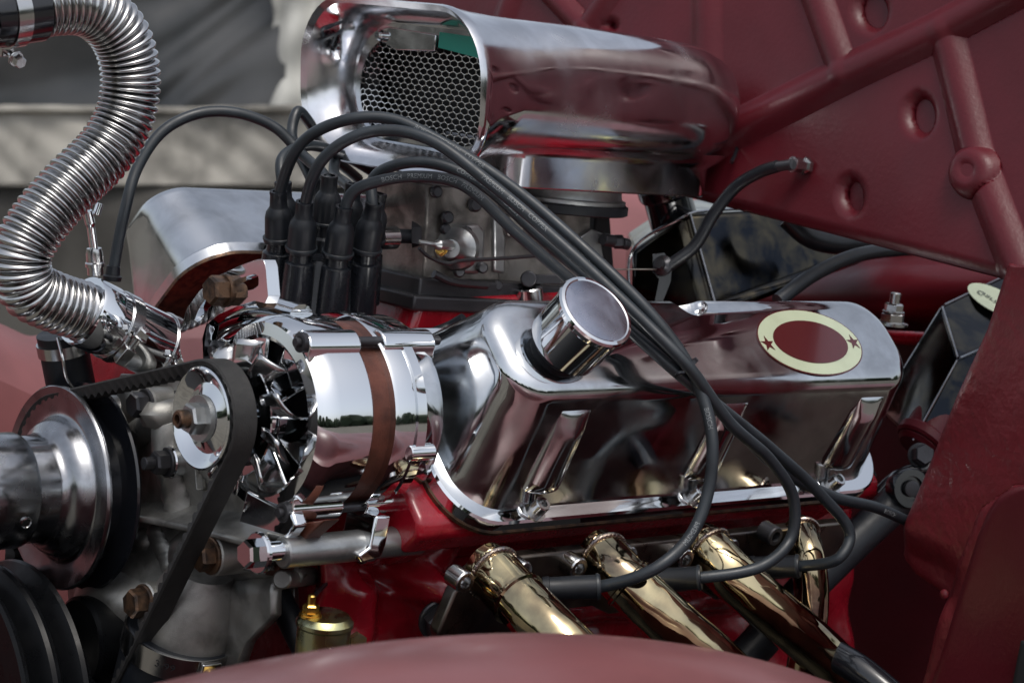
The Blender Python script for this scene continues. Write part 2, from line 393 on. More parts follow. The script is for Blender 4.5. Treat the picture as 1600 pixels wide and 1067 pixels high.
bm = relief((1000, 1120), lambda v: 1598-(v-1000)*.2, lambda v: 1612, 4, 20, lambda px, py: at(px, py, X=SX-.038), (-1, 0, 0), lambda a, b: 0)
obj('grille_strip', bm, 'dark', side, solid=.002)

# firewall: dark red shelf and wall behind the engine
bm = relief((360, 1500), lambda v: 1010, lambda v: 1900, 50, 60, lambda px, py: at(px, py, X=.90), (-1, 0, 0), lambda px, py: .05*bumpf(abs(py-(470-(px-1200)*.05)), 34, .8)+.012*math.sin(px/70))
fwl = obj('firewall', bm, 'paint', None, 'dark red painted bulkhead behind the rocker cover', 'bulkhead', ang=80, solid=.004)
bm = B(); prism(bm, [at(1180, 505, X=.70), at(1500, 522, X=.70), at(1500, 522, X=.9), at(1180, 505, X=.9)], (0, 0, -.012)); obj('shelf', bm, 'red', fwl, bev=.004)

# ================================================================= ENGINE
# ---- red engine block and cylinder head
blk = thing('engine_block', (.3, -.1, .62), 'glossy red painted engine block and cylinder head under the rocker cover', 'engine block')
def block_h(px, py):
    h = .002*math.sin(px/31+py/17)+.0015*math.sin(px/13-py/23)
    h += .022*bumpf(segd(px, py, (700, 800), (640, 900)), 26, .7)
    h += .020*bumpf(segd(px, py, (640, 900), (700, 990)), 20, .7)+.014*bumpf(segd(px, py, (560, 930), (540, 1010)), 24, .7)
    h -= .012*bumpf(math.hypot((px-612), (py-892)*.9), 27, .25)
    h -= .01*bumpf(math.hypot(px-572, (py-895)*.7), 9, .3)
    h += .02*bumpf(math.hypot(px-690, py-965), 38, .4)
    h += .012*bumpf(segd(px, py, (800, 960), (1200, 930)), 16, .6)
    return h
bm = relief((790, 1110), lambda v: 505, lambda v: 1330, 150, 60, lambda px, py: at(px, py, Y=-.165), (0, -1, 0), block_h)
obj('block_side', bm, 'red', blk, ang=80, solid=.01)
bm = B(); prism(bm, [(.10, -.14, .68), (.10, .16, .68), (.10, .16, .965), (.10, .05, .985), (.10, -.12, .985), (.10, -.15, .93)], (.46, 0, 0)); obj('block_core', bm, 'red', blk, bev=.006)
P0 = V((.15, -.2297, .9214))      # near corner of the cover rim
bm = B()
sec = [P0-NN*.003+UU*.004, P0-NN*.003+UU*.12, P0-NN*.075+UU*.12, P0-NN*.075+UU*.012, P0-NN*.036+UU*.006, P0-NN*.030-UU*.004, P0-NN*.010-UU*.004]
prism(bm, [V((.118, p.y, p.z)) for p in sec], (.452, 0, 0)); obj('cylinder_head', bm, 'red', blk, bev=.004)
bm = B(); hexa(bm, at(686, 968, Y=-.192), (-.35, -1, -.1), .0125, .011, .0145, .003, .3); obj('block_bolt', bm, 'darkmetal', blk, ang=25)
bm = B(); cyl(bm, at(612, 892, Y=-.150), at(612, 892, Y=-.158), .0125, 32); obj('core_plug', bm, 'yzinc', blk)
# intake manifold
man = thing('intake_manifold', at(660, 520, Y=-.03), 'red painted intake manifold with paint drips under the carburettor', 'manifold')
bm = B(); prism(bm, [at(655, 468, Y=-.055), at(640, 520, Y=-.055), at(620, 560, Y=-.055), at(1000, 560, Y=-.055), at(985, 450, Y=-.055)], (0, .12, 0)); obj('riser', bm, 'red', man, bev=.006)
bm = relief((482, 570), lambda v: 560, lambda v: 760, 60, 40, lambda px, py: V((at(px, 520, Y=-.06).x, -.10+.12*(570-py)/88, 1.0)), (0, 0, 1), lambda px, py: .016*bumpf(segd(px, py, (600, 505), (700, 500)), 18, .9)+.002*math.sin(px/8+py/5)+.003*math.sin(px/21))
obj('runner_deck', bm, 'red', man, ang=80, solid=.03)
bm = B(); tube(bm, spline([at(655, 528, Y=-.10), at(700, 512, Y=-.10), at(725, 498, Y=-.11)]), .0042); obj('vacuum_hose', bm, 'rubber', man)

# ---- rocker covers
def cover(shift, mirror, nm, label, xf=(.134, .560), xt=(.149, .538), mt='polish', detail=True):
    sg = -1 if mirror else 1
    def W(x, u, n):
        p = V((x, 0, 0))+V((0, P0.y, P0.z))+UU*u+NN*n
        return V((p.x, p.y*sg, p.z))+V(shift)
    Wd = .1328; s = .0354; hgt = .0955; su0, su1 = s-.005, Wd-s+.010
    root = thing(nm, W(.33, .06, 0), label, 'rocker cover', 'polished rocker covers')
    rings = []
    def ring(x0, x1, u0, u1, n, r): rings.append([W(x, u, n) for x, u in rrect(x0, x1, u0, u1, r, 10)])
    fr = [(0, 0)]+[]
    steps = [(.0, 0.), (.12, .05), (.5, .46), (.80, .84)]
    x0, x1 = xf[0]+.010, xf[1]-.010
    ring(x0-.002, x1+.002, -.002, Wd+.002, .006, .034)
    ring(x0, x1, 0, Wd, .010, .033)
    for k in range(1, 9):
        q = k/9; ring(x0+(xt[0]-x0)*q, x1+(xt[1]-x1)*q, su0*q, Wd-(Wd-su1)*q, .010+(hgt-.0205)*q, .034-.006*q)
    for k in range(0, 7):                                     # round shoulder
        a = math.pi/2*k/6; ins = .0105*(1-math.cos(a))+.002*k/6; n = hgt-.0105+.0105*math.sin(a)
        ring(xt[0]-.001+ins, xt[1]+.001-ins, su0*.985+ins, Wd-(Wd-su1)*.985-ins, n, .029-ins*.3)
    bm = B(); loft(bm, rings, cap0=False)
    sh = obj('shell', bm, mt, root, ang=50)
    bm = B(); rr = []
    for n, o in ((0, 0), (.0085, 0), (.0100, .0015), (.0100, .012)): rr.append([W(x, u, n) for x, u in rrect(xf[0]+o, xf[1]-o, -.010+o, Wd+.010-o, .040-o, 10)])
    loft(bm, rr, cap0=False, cap1=False); obj('rim', bm, 'chrome' if detail else mt, root, ang=40)
    bm = B(); loft(bm, [[W(x, u, n) for x, u in rrect(xf[0]-.001, xf[1]+.001, -.011, Wd+.011, .041, 10)] for n in (-.003, -.0002)]); obj('gasket', bm, 'rustbolt', root)
    return root, W, sh
rc, W, shell = cover((0, 0, 0), False, 'rocker_cover', 'polished near rocker cover with cream and red oval badge')
Wd, s, hgt = .1328, .0354, .0955
def wallpt(x, q, off=0):     # point on the outer wall, q = 0 rim .. 1 shoulder
    return W(x, s*q, .010+(hgt-.018)*q*.97)+(-UU*.90-NN*-.0)*off
bolt_xs = []
for px, py in ((832, 776), (1084, 763), (1300, 748)):
    p = onplane(px, py, W(.3, 0, .016), NN); x = p.x; bolt_xs.append(x)
    bm = B(); rings = []                                     # half-round flute running up the wall from the bolt
    for k in range(15):
        q = .20+.73*k/14; c = W(x+.004*q, (s-.005)*q, .010+(hgt-.0205)*q); wd = .0155-.003*q; dp = .0095-.003*q
        if q > .78: dp *= max(.05, 1-(q-.78)/.16)
        if k == 0: dp *= .6
        rings.append([c+AX*wd*math.cos(a)*(1 if True else 1)-UU*dp*max(0, math.sin(a))+UU*.004*(1 if math.sin(a) <= 0 else 0) for a in [math.pi*j/12 for j in range(13)]+[math.pi*1.5]])
    loft(bm, rings); obj('flute', bm, 'polish', rc, ang=60)
    b0 = W(x, -.0045, .010)
    bm = B(); prism(bm, [b0+AX*dx-UU*du for dx, du in ((-.011, -.010), (.011, -.010), (.011, .000), (.006, .0045), (-.006, .0045), (-.011, .000))], NN*.0016); obj('bolt_pad', bm, 'polish', rc, bev=.0008)
    bm = B(); lathe(bm, [(0, .0078), (.0014, .0078), (.0014, 0)], b0+NN*.0016, NN, 24); socket(bm, b0+NN*.0028, NN, .0054, .0100); obj('cap_screw', bm, 'steel', rc, ang=30)
# scallop on the inner top edge: cut by a ball, kept as its own dish
dish_c = W(.338, Wd-s+.0135, hgt+.002)
bm = B(); bmesh.ops.create_uvsphere(bm, u_segments=40, v_segments=24, radius=.0195)
for v in bm.verts: v.co = dish_c+AX*v.co.x*.95+UU*v.co.y*1.1+NN*v.co.z*1.0
cut_me = bpy.data.meshes.new('cut'); bm.to_mesh(cut_me); bm.free(); cut_me.materials.append(M['polish']); cut = bpy.data.objects.new('cut', cut_me); COL.objects.link(cut)
md = shell.modifiers.new('b', 'BOOLEAN'); md.operation = 'DIFFERENCE'; md.object = cut; md.solver = 'EXACT'
bmc = bmesh.new(); bmc.from_mesh(shell.data); bmesh.ops.holes_fill(bmc, edges=[e for e in bmc.edges if len(e.link_faces) == 1]); bmc.to_mesh(shell.data); bmc.free()
bpy.context.view_layer.update()
nm_ = bpy.data.meshes.new_from_object(shell.evaluated_get(bpy.context.evaluated_depsgraph_get())); shell.modifiers.clear(); shell.data = nm_
bpy.data.objects.remove(cut); bpy.data.meshes.remove(cut_me)
# oval badge
bc = onplane(1268, 540, W(.3, 0, hgt), NN)+UU*.0025+NN*.0001
def oval(a, b, n, nseg=72): return [bc+AX*a*math.cos(2*math.pi*k/nseg)+UU*b*math.sin(2*math.pi*k/nseg)+NN*n for k in range(nseg)]
badge = None
for i, (a, b, n, m_, nm2) in enumerate(((.0535, .0285, .0, 'decal', 'badge'), (.0523, .0275, .0005, 'cream', 'cream_ring'), (.0382, .0183, .0009, 'decal', 'red_oval'))):
    bm = B(); prism(bm, oval(a, b, n), NN*(.0006 if i == 0 else .0004)); o = obj(nm2, bm, m_, rc if i == 0 else badge)
    if i == 0: badge = o
for sx in (-1, 1):
    c = bc+AX*.0458*sx+NN*.0009+UU*-.001; bm = B()
    prism(bm, [c+(AX*math.sin(math.pi*k/5)+UU*math.cos(math.pi*k/5))*(.0068 if k % 2 == 0 else .0026) for k in range(10)], NN*.0003); obj('star', bm, 'decal', badge)
# far cover
cover((.030, -.010, .022), True, 'rocker_cover', 'polished far rocker cover behind the distributor and hose sleeve', detail=False)

# ---- oil filler cap
cb = onplane(872, 548, W(.3, 0, hgt), NN)
cap = thing('oil_filler_cap', cb, 'chrome push-in oil filler cap on the near rocker cover', 'oil cap')
bm = B(); lathe(bm, [(-.002, .0), (-.002, .0165), (.003, .0185), (.007, .017), (.007, 0)], cb, NN, 40); obj('grommet', bm, 'rubber', cap)
bm = B(); lathe(bm, [(.006, .0), (.006, .0232), (.0075, .0244), (.037, .0250), (.0385, .0262), (.0415, .0266), (.0432, .0258), (.0438, .0238), (.0434, .0228)], cb, NN, 64, caps=False); obj('cap_side', bm, 'chrome', cap, ang=30)
bm = B(); lathe(bm, [(.0434, .0230), (.0440, .019), (.0444, .01), (.0446, 0)], cb, NN, 64, caps=False); obj('cap_top', bm, 'smudge', cap)

# ---- exhaust header
hd = thing('exhaust_header', (.33, -.23, .87), 'gold tinted exhaust header with welded flange below the rocker cover', 'exhaust header')
FN = V((0, -.985, -.174)); FD = V((0, .174, -.985)); f0 = P0+V((0, -.008, -.0225))
def fl(x, d, n=0): return V((x, f0.y, f0.z))+FD*d+FN*n
bm = B(); pts = [(.136, .018), (.150, .0), (.165, -.003), (.30, -.003), (.40, -.003), (.51, -.003), (.522, .006), (.522, .040), (.510, .048), (.490, .046), (.470, .038), (.430, .038), (.410, .048), (.385, .048), (.365, .038), (.330, .038), (.312, .048), (.280, .048), (.262, .040), (.230, .040), (.205, .052), (.170, .058), (.138, .060), (.130, .045)]
prism(bm, [fl(x, d) for x, d in pts], FN*.010); obj('flange', bm, 'flange', hd, bev=.0018)
routes = [
 [(768, 893), (800, 925, .020), (850, 975, .05), (905, 1030, .075), (960, 1090, .09)],
 [(940, 870), (970, 900, .020), (1040, 965, .045), (1110, 1025, .06), (1170, 1085, .07)],
 [(1104, 858), (1140, 895, .020), (1215, 960, .040), (1290, 1025, .05), (1350, 1090, .055)],
 [(1250, 832), (1262, 870, .020), (1268, 930, .028), (1262, 1000, .03), (1250, 1080, .03)]]
for i, rt_ in enumerate(routes):
    p = onplane(*rt_[0], fl(.3, 0, .010), FN); yb = p.y; path = [p-FN*.006, p]+[at(a, b, Y=yb-dy) for a, b, dy in rt_[1:]]
    if i == 3: path = [p-FN*.006, p]+[at(a, b, Y=yb-dy) for a, b, dy in rt_[1:]]
    sp = spline(path, 10); r = .0174 if i < 3 else .0125
    bm = B(); tube(bm, sp, r, 36); pipe = obj('pipe', bm, 'gold', hd, ang=70)
    # weld bead: overlapping ripples round the pipe's root
    i0 = 11; tt, u, v = frames(sp)[i0]; bm = B(); nb = 34
    for k in range(nb):
        a = 2*math.pi*k/nb; q = sp[i0]+(u*math.cos(a)+v*math.sin(a))*(r+.0004); rdir = (u*math.cos(a)+v*math.sin(a))
        lathe(bm, [(-.0028, 0), (-.0022, .0014), (0, .0019), (.0022, .0014), (.0028, 0)], q, (rdir.cross(tt)+rdir*.25).normalized(), 10)
    obj('weld_bead', bm, 'weld', pipe)
    if i in (0, 1):   # slip joint ring
        i1 = 22; bm = B(); t2 = frames(sp)[i1][0]; lathe(bm, [(-.002, r), (-.001, r+.0014), (.001, r+.0016), (.002, r)], sp[i1], t2, 36, caps=False); obj('joint', bm, 'gold', pipe)
for px, py in ((727, 910), (905, 888), (1072, 874), (820, 892), (985, 868), (1145, 856), (1212, 838)):
    p = onplane(px, py, fl(.3, 0, .022), FN)-FN*.012
    bm = B(); socket(bm, p, FN, .0072 if px not in (820, 985, 1145) else .0062, .0125); obj('cap_screw', bm, 'steel' if px != 1212 else 'darkmetal', hd, ang=30)

# ---- alternator
AY, AZ = -.163, .9795; ac = V((0, AY, AZ)); RA = .0625
alt = thing('alternator', (.09, AY, AZ-.07), 'chrome alternator with brown centre ring driven by the belt', 'alternator')
bm = B()
lathe(bm, [(.040, .047), (.036, .0475), (.0345, .050), (.036, .0575), (.041, .0610), (.050, RA), (.0735, RA), (.0755, RA-.0015), (.0755, RA-.006)], ac, AX, 96, caps=False)
fh_ = obj('front_housing', bm, 'chrome', alt, ang=30)
bm = B()                                            # inner cone with dark openings and spokes
lathe(bm, [(.052, .052), (.056, .02), (.056, 0)], ac, AX, 48, caps=False); obj('inner_wall', bm, 'darkmetal', alt)
for k in range(6):                                    # broad cast webs of the front housing, windows between them
    bm = B(); A0 = 2*math.pi*(k+.15)/6; IN, OUT = [], []
    for i in range(9):
        an = A0-.34+.68*i/8; d = V((0, math.cos(an), math.sin(an))); IN.append(ac+AX*.0345+d*.020); OUT.append(ac+AX*.0360+d*.0500)
    prism(bm, IN+OUT[::-1], AX*.010); obj('front_web', bm, 'chrome', alt, bev=.002, ang=30)
bm = B(); lathe(bm, [(.026, 0), (.026, .018), (.045, .020), (.05, 0)], ac, AX, 40); obj('bearing_boss', bm, 'chrome', alt)
bm = B(); lathe(bm, [(.0755, RA-.0045), (.0945, RA-.0045)], ac, AX, 96, caps=False); obj('stator_ring', bm, 'rust', alt)
bm = B(); lathe(bm, [(.0905, RA-.006), (.0905, RA+.0008), (.0930, RA+.0016), (.1055, RA+.0016), (.1075, RA), (.1250, RA-.0004), (.1310, RA-.003), (.1350, RA-.010), (.1365, RA-.03), (.1365, 0)], ac, AX, 96, caps=False); obj('rear_housing', bm, 'chrome', alt, ang=30)
# through-bolt ears at four corners
def ear(ang, parent=alt):
    d = V((0, -math.cos(ang), math.sin(ang))); c = ac+d*(RA-.001); tn = V((0, math.sin(ang), math.cos(ang)))
    for x0, x1, nm2 in ((.036, .0745, 'front_ear'), (.0925, .133, 'rear_ear')):
        bm = B(); R_ = .0072
        ringp = [c+d*(R_*math.sin(a))+tn*(R_*1.25*math.cos(a)) for a in [math.pi*k/12 for k in range(13)]]+[c-d*.004-tn*R_*1.7, c-d*.004+tn*R_*1.7]
        prism(bm, [p+AX*x0 for p in ringp], AX*(x1-x0)); obj(nm2, bm, 'chrome', parent, bev=.0012)
    bm = B(); cyl(bm, c+AX*.03+d*.001, c+AX*.141+d*.001, .0031, 16); socket(bm, c+AX*.037+d*.001, (-1, 0, 0), .0062, .004); obj('through_bolt', bm, 'darkmetal', parent, ang=30)
for a in (56, -58, 150, 205): ear(math.radians(a))
bm = B()                                            # clamp strip with a lug round the rear housing
lathe(bm, [(.1065, RA+.0002), (.1065, RA+.003), (.1135, RA+.003), (.1135, RA+.0002)], ac, AX, 24, upv=(0, -1, 0), a0=math.radians(-52), a1=math.radians(40), caps=False); obj('housing_rib', bm, 'chrome', alt)
bm = B(); c = ac+V((0, -math.cos(math.radians(-12)), math.sin(math.radians(-12))))*(RA+.001); cyl(bm, c+AX*.103, c+AX*.122, .0052, 24); obj('rib_lug', bm, 'chrome', alt)
# cooling fan: stamped disc with bent blades
bm = B(); lathe(bm, [(.0165, .008), (.0165, .030), (.0172, .036), (.0184, .036), (.0180, .029), (.0178, .008)], ac, AX, 48, caps=False); fano = obj('cooling_fan', bm, 'chrome', alt)
for k in range(10):                                   # each blade a curved, twisted strip
    a = 2*math.pi*k/10+.2; bm = B(); G = []
    for i in range(5):
        row = []
        for j in range(5):
            rr = .030+.0175*i/4; an = a+(-.20+.36*j/4)*(1-.12*i/4)+.10*i/4; x = .0168+.0120*(j/4)**2.2*(i/4)**.5
            row.append(bm.verts.new(ac+AX*x+V((0, math.cos(an), math.sin(an)))*rr))
        G.append(row)
    for i in range(4):
        for j in range(4): bm.faces.new((G[i][j], G[i+1][j], G[i+1][j+1], G[i][j+1]))
    obj('fan_blade', bm, 'steel', fano, solid=.0016, ang=80)
bm = B(); lathe(bm, [(-.0085, .0), (-.0085, .0105), (-.0075, .0120), (-.0040, .0215), (-.0065, .0255), (-.0088, .0285), (-.0095, .0300), (-.0088, .0312), (-.0072, .0312), (0, .0235), (.0072, .0312), (.0092, .0312), (.0092, .012), (.0165, .012)], ac, AX, 72); pul = obj('pulley', bm, 'chrome', alt, ang=30)
bm = B(); lathe(bm, [(-.0075, .0), (-.0075, .0145), (-.0105, .0140), (-.0105, 0)], ac, AX, 40); hexa(bm, ac-AX*.0105, -AX, .0098, .008, 0, 0, .4); obj('nut', bm, 'zinc', pul, ang=25)
bm = B(); lathe(bm, [(-.0175, .0), (-.0175, .0057), (-.0245, .0057), (-.0255, .0048), (-.0255, .0030), (-.021, .0028), (-.021, 0)], ac, AX, 24); obj('shaft_end', bm, 'rustbolt', pul, ang=30)
# lower mounting lug with bolt and tension strut behind it
lug = at(398, 864, Y=-.200)
bm = B(); prism(bm, [at(a, b, X=.034) for a, b in ((385, 765), (455, 800), (462, 822), (402, 895), (372, 890), (362, 850))], AX*.010); obj('mounting_lug', bm, 'chrome', alt, bev=.002)
bm = B(); prism(bm, [at(a, b, X=.046) for a, b in ((462, 818), (508, 812), (490, 828), (462, 855), (428, 900), (412, 898))], AX*.012); obj('lug_edge', bm, 'rust', alt, bev=.001)
bm = B(); hexa(bm, lug+AX*.004, -AX, .0088, .009, .0128, .003, .2, 6); cyl(bm, lug+AX*.004, lug+AX*.030, .0062, 20); obj('lug_bolt', bm, 'chrome', alt, ang=25)
# ---- pivot spacer tube
sp0, sp1 = at(440, 863, Y=-.200), at(655, 842, Y=-.200)
piv = thing('pivot_tube', sp0, 'satin silver pivot spacer tube below the alternator', 'spacer tube')
bm = B(); cyl(bm, sp0, sp1, .0098, 32, .001); obj('tube', bm, 'zinc', piv)
dd = (sp1-sp0).normalized(); mid = sp0.lerp(sp1, .60)
bm = B(); lathe(bm, [(-.004, .0098), (-.004, .0120), (.001, .0124), (.004, .0112), (.004, .0098)], mid, dd, 32, caps=False); obj('collar', bm, 'chrome', piv)
bm = B(); prism(bm, [at(a, b, Y=-.213) for a, b in ((588, 806), (612, 806), (604, 850), (596, 872), (566, 880), (560, 868), (578, 855))], (0, .030, 0)); obj('strap', bm, 'chrome', piv, bev=.0015)
# ---- chrome adjuster bracket with slot
br = thing('adjuster_bracket', at(290, 560, X=.03), 'chrome slotted alternator adjuster bracket with rusty bolt', 'bracket')
outer = [(288, 570), (281, 545), (282, 515), (292, 482), (312, 454), (340, 432), (375, 415), (400, 406), (411, 405), (415, 415), (419, 462), (414, 474), (398, 470), (372, 478), (340, 492), (322, 508), (316, 530), (318, 566)]
inner = [(304, 500), (310, 483), (322, 466), (345, 449), (375, 435), (398, 428), (404, 432), (404, 446), (396, 452), (368, 458), (342, 468), (326, 482), (314, 500), (308, 503)]
bm = B(); ringplate(bm, [at(a, b, X=.028) for a, b in outer], [at(a, b, X=.028) for a, b in inner], AX*.009, 96); obj('strap', bm, 'chrome', br, bev=.0032)
bm = B(); hexa(bm, at(352, 454, X=.028), -AX, .0095, .010, .0105, .002, .2); cyl(bm, at(352, 454, X=.03), at(352, 454, X=.03)+AX*.014, .0048, 16); obj('slot_bolt', bm, 'rustbolt', br, ang=25)
bm = B(); tube(bm, spline([at(300, 560, X=.045), at(330, 520, X=.05), at(370, 495, X=.055), at(420, 488, X=.06), at(470, 500, X=.062)]), [.010]*49, 16); obj('arm', bm, 'chrome', br)
bm = B(); cyl(bm, at(408, 470, X=.03), at(424, 472, X=.04), .0045, 16); obj('stud', bm, 'rustbolt', br)

# ---- fan pulley and hub
fc = V((.011, 0, .9))
fp = thing('fan_pulley', fc-V((0, 0, .07)), 'polished steel fan pulley with flared hub at the left edge', 'pulley')
bm = B(); lathe(bm, [(-.075, .0352), (-.036, .0355), (-.0325, .0362), (-.0302, .0378), (-.0288, .0402), (-.0270, .0428), (-.0240, .0448), (-.0205, .0460), (-.0178, .0470), (-.0168, .0482), (-.0168, .0510), (-.0172, .0535), (-.0185, .0600), (-.0200, .0645), (-.0205, .0668), (-.0190, .0680), (-.0172, .0680), (-.0160, .066)], fc, AX, 128, caps=False); obj('front_flange', bm, 'pulley', fp, ang=50)
bm = B(); lathe(bm, [(-.0172, .0672), (-.008, .054), (-.002, .054), (.0005, .0690), (.0020, .0700), (.0035, .0690), (.0035, 0)], fc, AX, 96, caps=False); obj('groove', bm, 'black', fp, ang=30)
bm = B(); lathe(bm, [(-.050, .0352), (-.0505, .0372), (-.0525, .0380), (-.092, .0382), (-.096, .0370), (-.096, .0315), (-.09, .030), (-.06, .030)], fc, AX, 96, caps=False); hubo = obj('hub_collar', bm, 'pulley', fp, ang=30)
bm = B(); d = V((0, -math.cos(.15), -math.sin(.35))); d.normalize(); q = fc-AX*.060+d*.0380; lathe(bm, [(-.001, .0042), (.0008, .0042), (.0012, .0034), (.0003, .003), (.0003, 0)], q, d, 24); obj('rivet', bm, 'steel', hubo)
# ---- crank pulley, dark, two grooves
cc = V((0, .0, .755))
cpul = thing('crank_pulley', cc, 'black double-groove crank pulley in the bottom left corner', 'pulley')
bm = B(); lathe(bm, [(-.064, .030), (-.064, .066), (-.070, .074), (-.070, .0935), (-.068, .0955), (-.065, .0945), (-.057, .082), (-.049, .0945), (-.046, .0955), (-.043, .0945), (-.035, .082), (-.027, .0935), (-.024, .0945), (-.022, .092), (-.022, .06), (0, .056), (.01, .055), (.01, 0)], cc, AX, 128, caps=False); obj('rim', bm, 'satin', cpul, ang=30)
bm = B(); lathe(bm, [(-.060, .062), (-.058, .030), (-.066, .026), (-.066, 0)], cc, AX, 64, caps=False); obj('web', bm, 'darkmetal', cpul)
for k in range(4):
    a = math.radians(20+90*k); bm = B(); hexa(bm, cc+V((-.058, math.cos(a)*.046, math.sin(a)*.046)), -AX, .0085, .007, .010, .002); obj('bolt', bm, 'darkmetal', cpul, ang=25)
# ---- second dark drum behind
dc = at(150, 1000, X=.015)
dr = thing('idler_drum', dc, 'black round drum behind the crank pulley', 'drum')
bm = B(); lathe(bm, [(-.014, 0), (-.014, .028), (-.012, .0305), (.006, .0305), (.008, .028), (.008, 0)], dc, AX, 64); obj('drum', bm, 'satin', dr, ang=30)
# ---- drive belt
def belt_path():
    C3 = [((0, .9), .0605), ((AY, AZ), .0335), ((0, .755), .0585)]     # (Y, Z), radius; wound round the outside
    order = [0, 1, 2]; pts = []
    # orientation: seen along +X with Y to the right: go fan -> alternator over the top, alternator -> crank, crank -> fan
    out = []
    for i in range(3):
        (a, ra), (b, rb) = C3[i], C3[(i+1) % 3]
        dx, dz = b[0]-a[0], b[1]-a[1]; L = math.hypot(dx, dz); base = math.atan2(dz, dx); off = math.acos((ra-rb)/L)
        ang = base-off                                    # outer side for this winding
        out.append((ang, ang))
    for i in range(3):
        c, r = C3[i]; a0 = out[i-1][0]; a1 = out[i][0]
        while a1 < a0: a1 += 2*math.pi
        if a1-a0 > 2*math.pi-1e-6: a1 -= 2*math.pi
        n = max(4, int((a1-a0)/.06))
        for k in range(n+1):
            a = a0+(a1-a0)*k/n; pts.append((c[0]+r*math.cos(a), c[1]+r*math.sin(a)))
    return pts
bp = belt_path()
bp3 = resample([V((0, y, z)) for y, z in bp], 420)
bl = B(); n = len(bp3); rows = []
cen = V((0, -.05, .88))
for i in range(n):
    t_ = (bp3[(i+1) % n]-bp3[i-1]).normalized(); nrm = AX.cross(t_)
    if nrm.dot(bp3[i]-cen) < 0: nrm = -nrm
    notch = .0022 if (i//2) % 2 else 0
    rows.append([bl.verts.new(bp3[i]+q) for q in (AX*-.0085+nrm*.0010, AX*-.0075+nrm*.0022, AX*.0075+nrm*.0022, AX*.0085+nrm*.0010, AX*.0052-nrm*(.0065-notch), AX*-.0052-nrm*(.0065-notch))])
for i in range(n):
    A_, B_ = rows[i], rows[(i+1) % n]
    for k in range(6): bl.faces.new((A_[k], A_[(k+1) % 6], B_[(k+1) % 6], B_[k]))
obj('drive_belt', bl, 'belt', None, 'black cogged rubber belt round alternator and fan pulleys', 'belt', ang=30)

# ---- timing cover / water pump casting
tcv = thing('timing_cover', at(300, 1050, X=.05), 'grey cast aluminium timing cover with ribs behind the belt', 'timing cover')
TL = [(585, 205), (640, 190), (700, 180), (790, 172), (850, 165), (905, 160), (950, 172), (1010, 186), (1110, 200)]
TR = [(585, 330), (620, 430), (700, 455), (800, 455), (880, 440), (960, 440), (1000, 400), (1110, 360)]
def tc_h(px, py):
    h = .026*math.exp(-((px-205)/85)**2-((py-925)/120)**2)+.012*math.exp(-((px-330)/90)**2-((py-690)/90)**2)
    h += .012*bumpf(segd(px, py, (205, 700), (300, 645)), 5, .9)+.012*bumpf(segd(px, py, (300, 645), (310, 800)), 5, .9)+.010*bumpf(segd(px, py, (215, 640), (200, 780)), 8, .9)
    h += .005*bumpf(segd(px, py, (272, 830), (300, 885)), 3, 1.)+.006*bumpf(segd(px, py, (200, 850), (260, 842)), 4, 1.)
    h += .010*bumpf(math.hypot(px-228, py-632), 24, .4)+.010*bumpf(math.hypot(px-228, py-941), 34, .5)+.010*bumpf(math.hypot(px-332, py-868), 30, .5)
    h -= .02*bumpf(segd(px, py, (380, 905), (440, 900)), 12, .9)
    return h+.0004*math.sin(px/7)*math.sin(py/9)
bm = relief((585, 1110), lambda v: interp(TL, v), lambda v: interp(TR, v), 110, 190, lambda px, py: at(px, py, X=.052), (-1, 0, 0), tc_h)
obj('casting', bm, 'cast', tcv, ang=80, solid=.008)
bm = B(); prism(bm, [at(172, 786, X=.034), at(240, 770, X=.056), at(330, 762, X=.058), at(425, 800, X=.056), at(415, 852, X=.018), at(300, 822, X=.016), at(200, 802, X=.018)], (0, 0, -.0045)); obj('gusset', bm, 'cast', tcv, bev=.0016)
bm = B(); prism(bm, [at(300, 668, X=.052), at(316, 668, X=.052), at(322, 764, X=.05), at(306, 766, X=.024)], AX*.006); obj('upright_rib', bm, 'cast', tcv, bev=.001)
for (px, py), r, l, m_ in (((228, 632), .0085, .030, 'darkmetal'), ((262, 722), .0078, .026, 'darkmetal'), ((225, 941), .0095, .046, 'rustbolt'), ((330, 868), .0095, .034, 'rustbolt')):
    p = at(px, py, X=.052-l); bm = B(); cyl(bm, p, p+AX*(l+.02), r*1.35, 28, .001); bo = obj('boss', bm, 'cast' if px != 262 else 'chrome', tcv)
    bm = B(); hexa(bm, p, -AX, r, .009, r*1.25, .002, .3)
    if px == 262: cyl(bm, p-AX*.009, p-AX*.018, .0042, 16)
    obj('bolt', bm, m_, bo, ang=25)
for (a, b, r) in (((345, 872), (480, 860), .0105), ((245, 942), (470, 930), .0125), ((440, 905), (500, 898), .006)):
    p, q = at(*a, X=.045), at(*b, Y=-.13); bm = B(); cyl(bm, p, q, r, 28, .001); obj('bolt_sleeve', bm, 'cast', tcv)
bm = B(); prism(bm, [at(a, b, X=.038) for a, b in ((258, 610), (300, 606), (318, 742), (288, 748), (262, 720))], AX*.008); obj('bracket_plate', bm, 'darkmetal', tcv, bev=.002)
bm = B(); prism(bm, [at(a, b, X=.075) for a, b in ((205, 612), (250, 604), (245, 640), (212, 640))], AX*.02); obj('red_tab', bm, 'red', tcv, bev=.003)

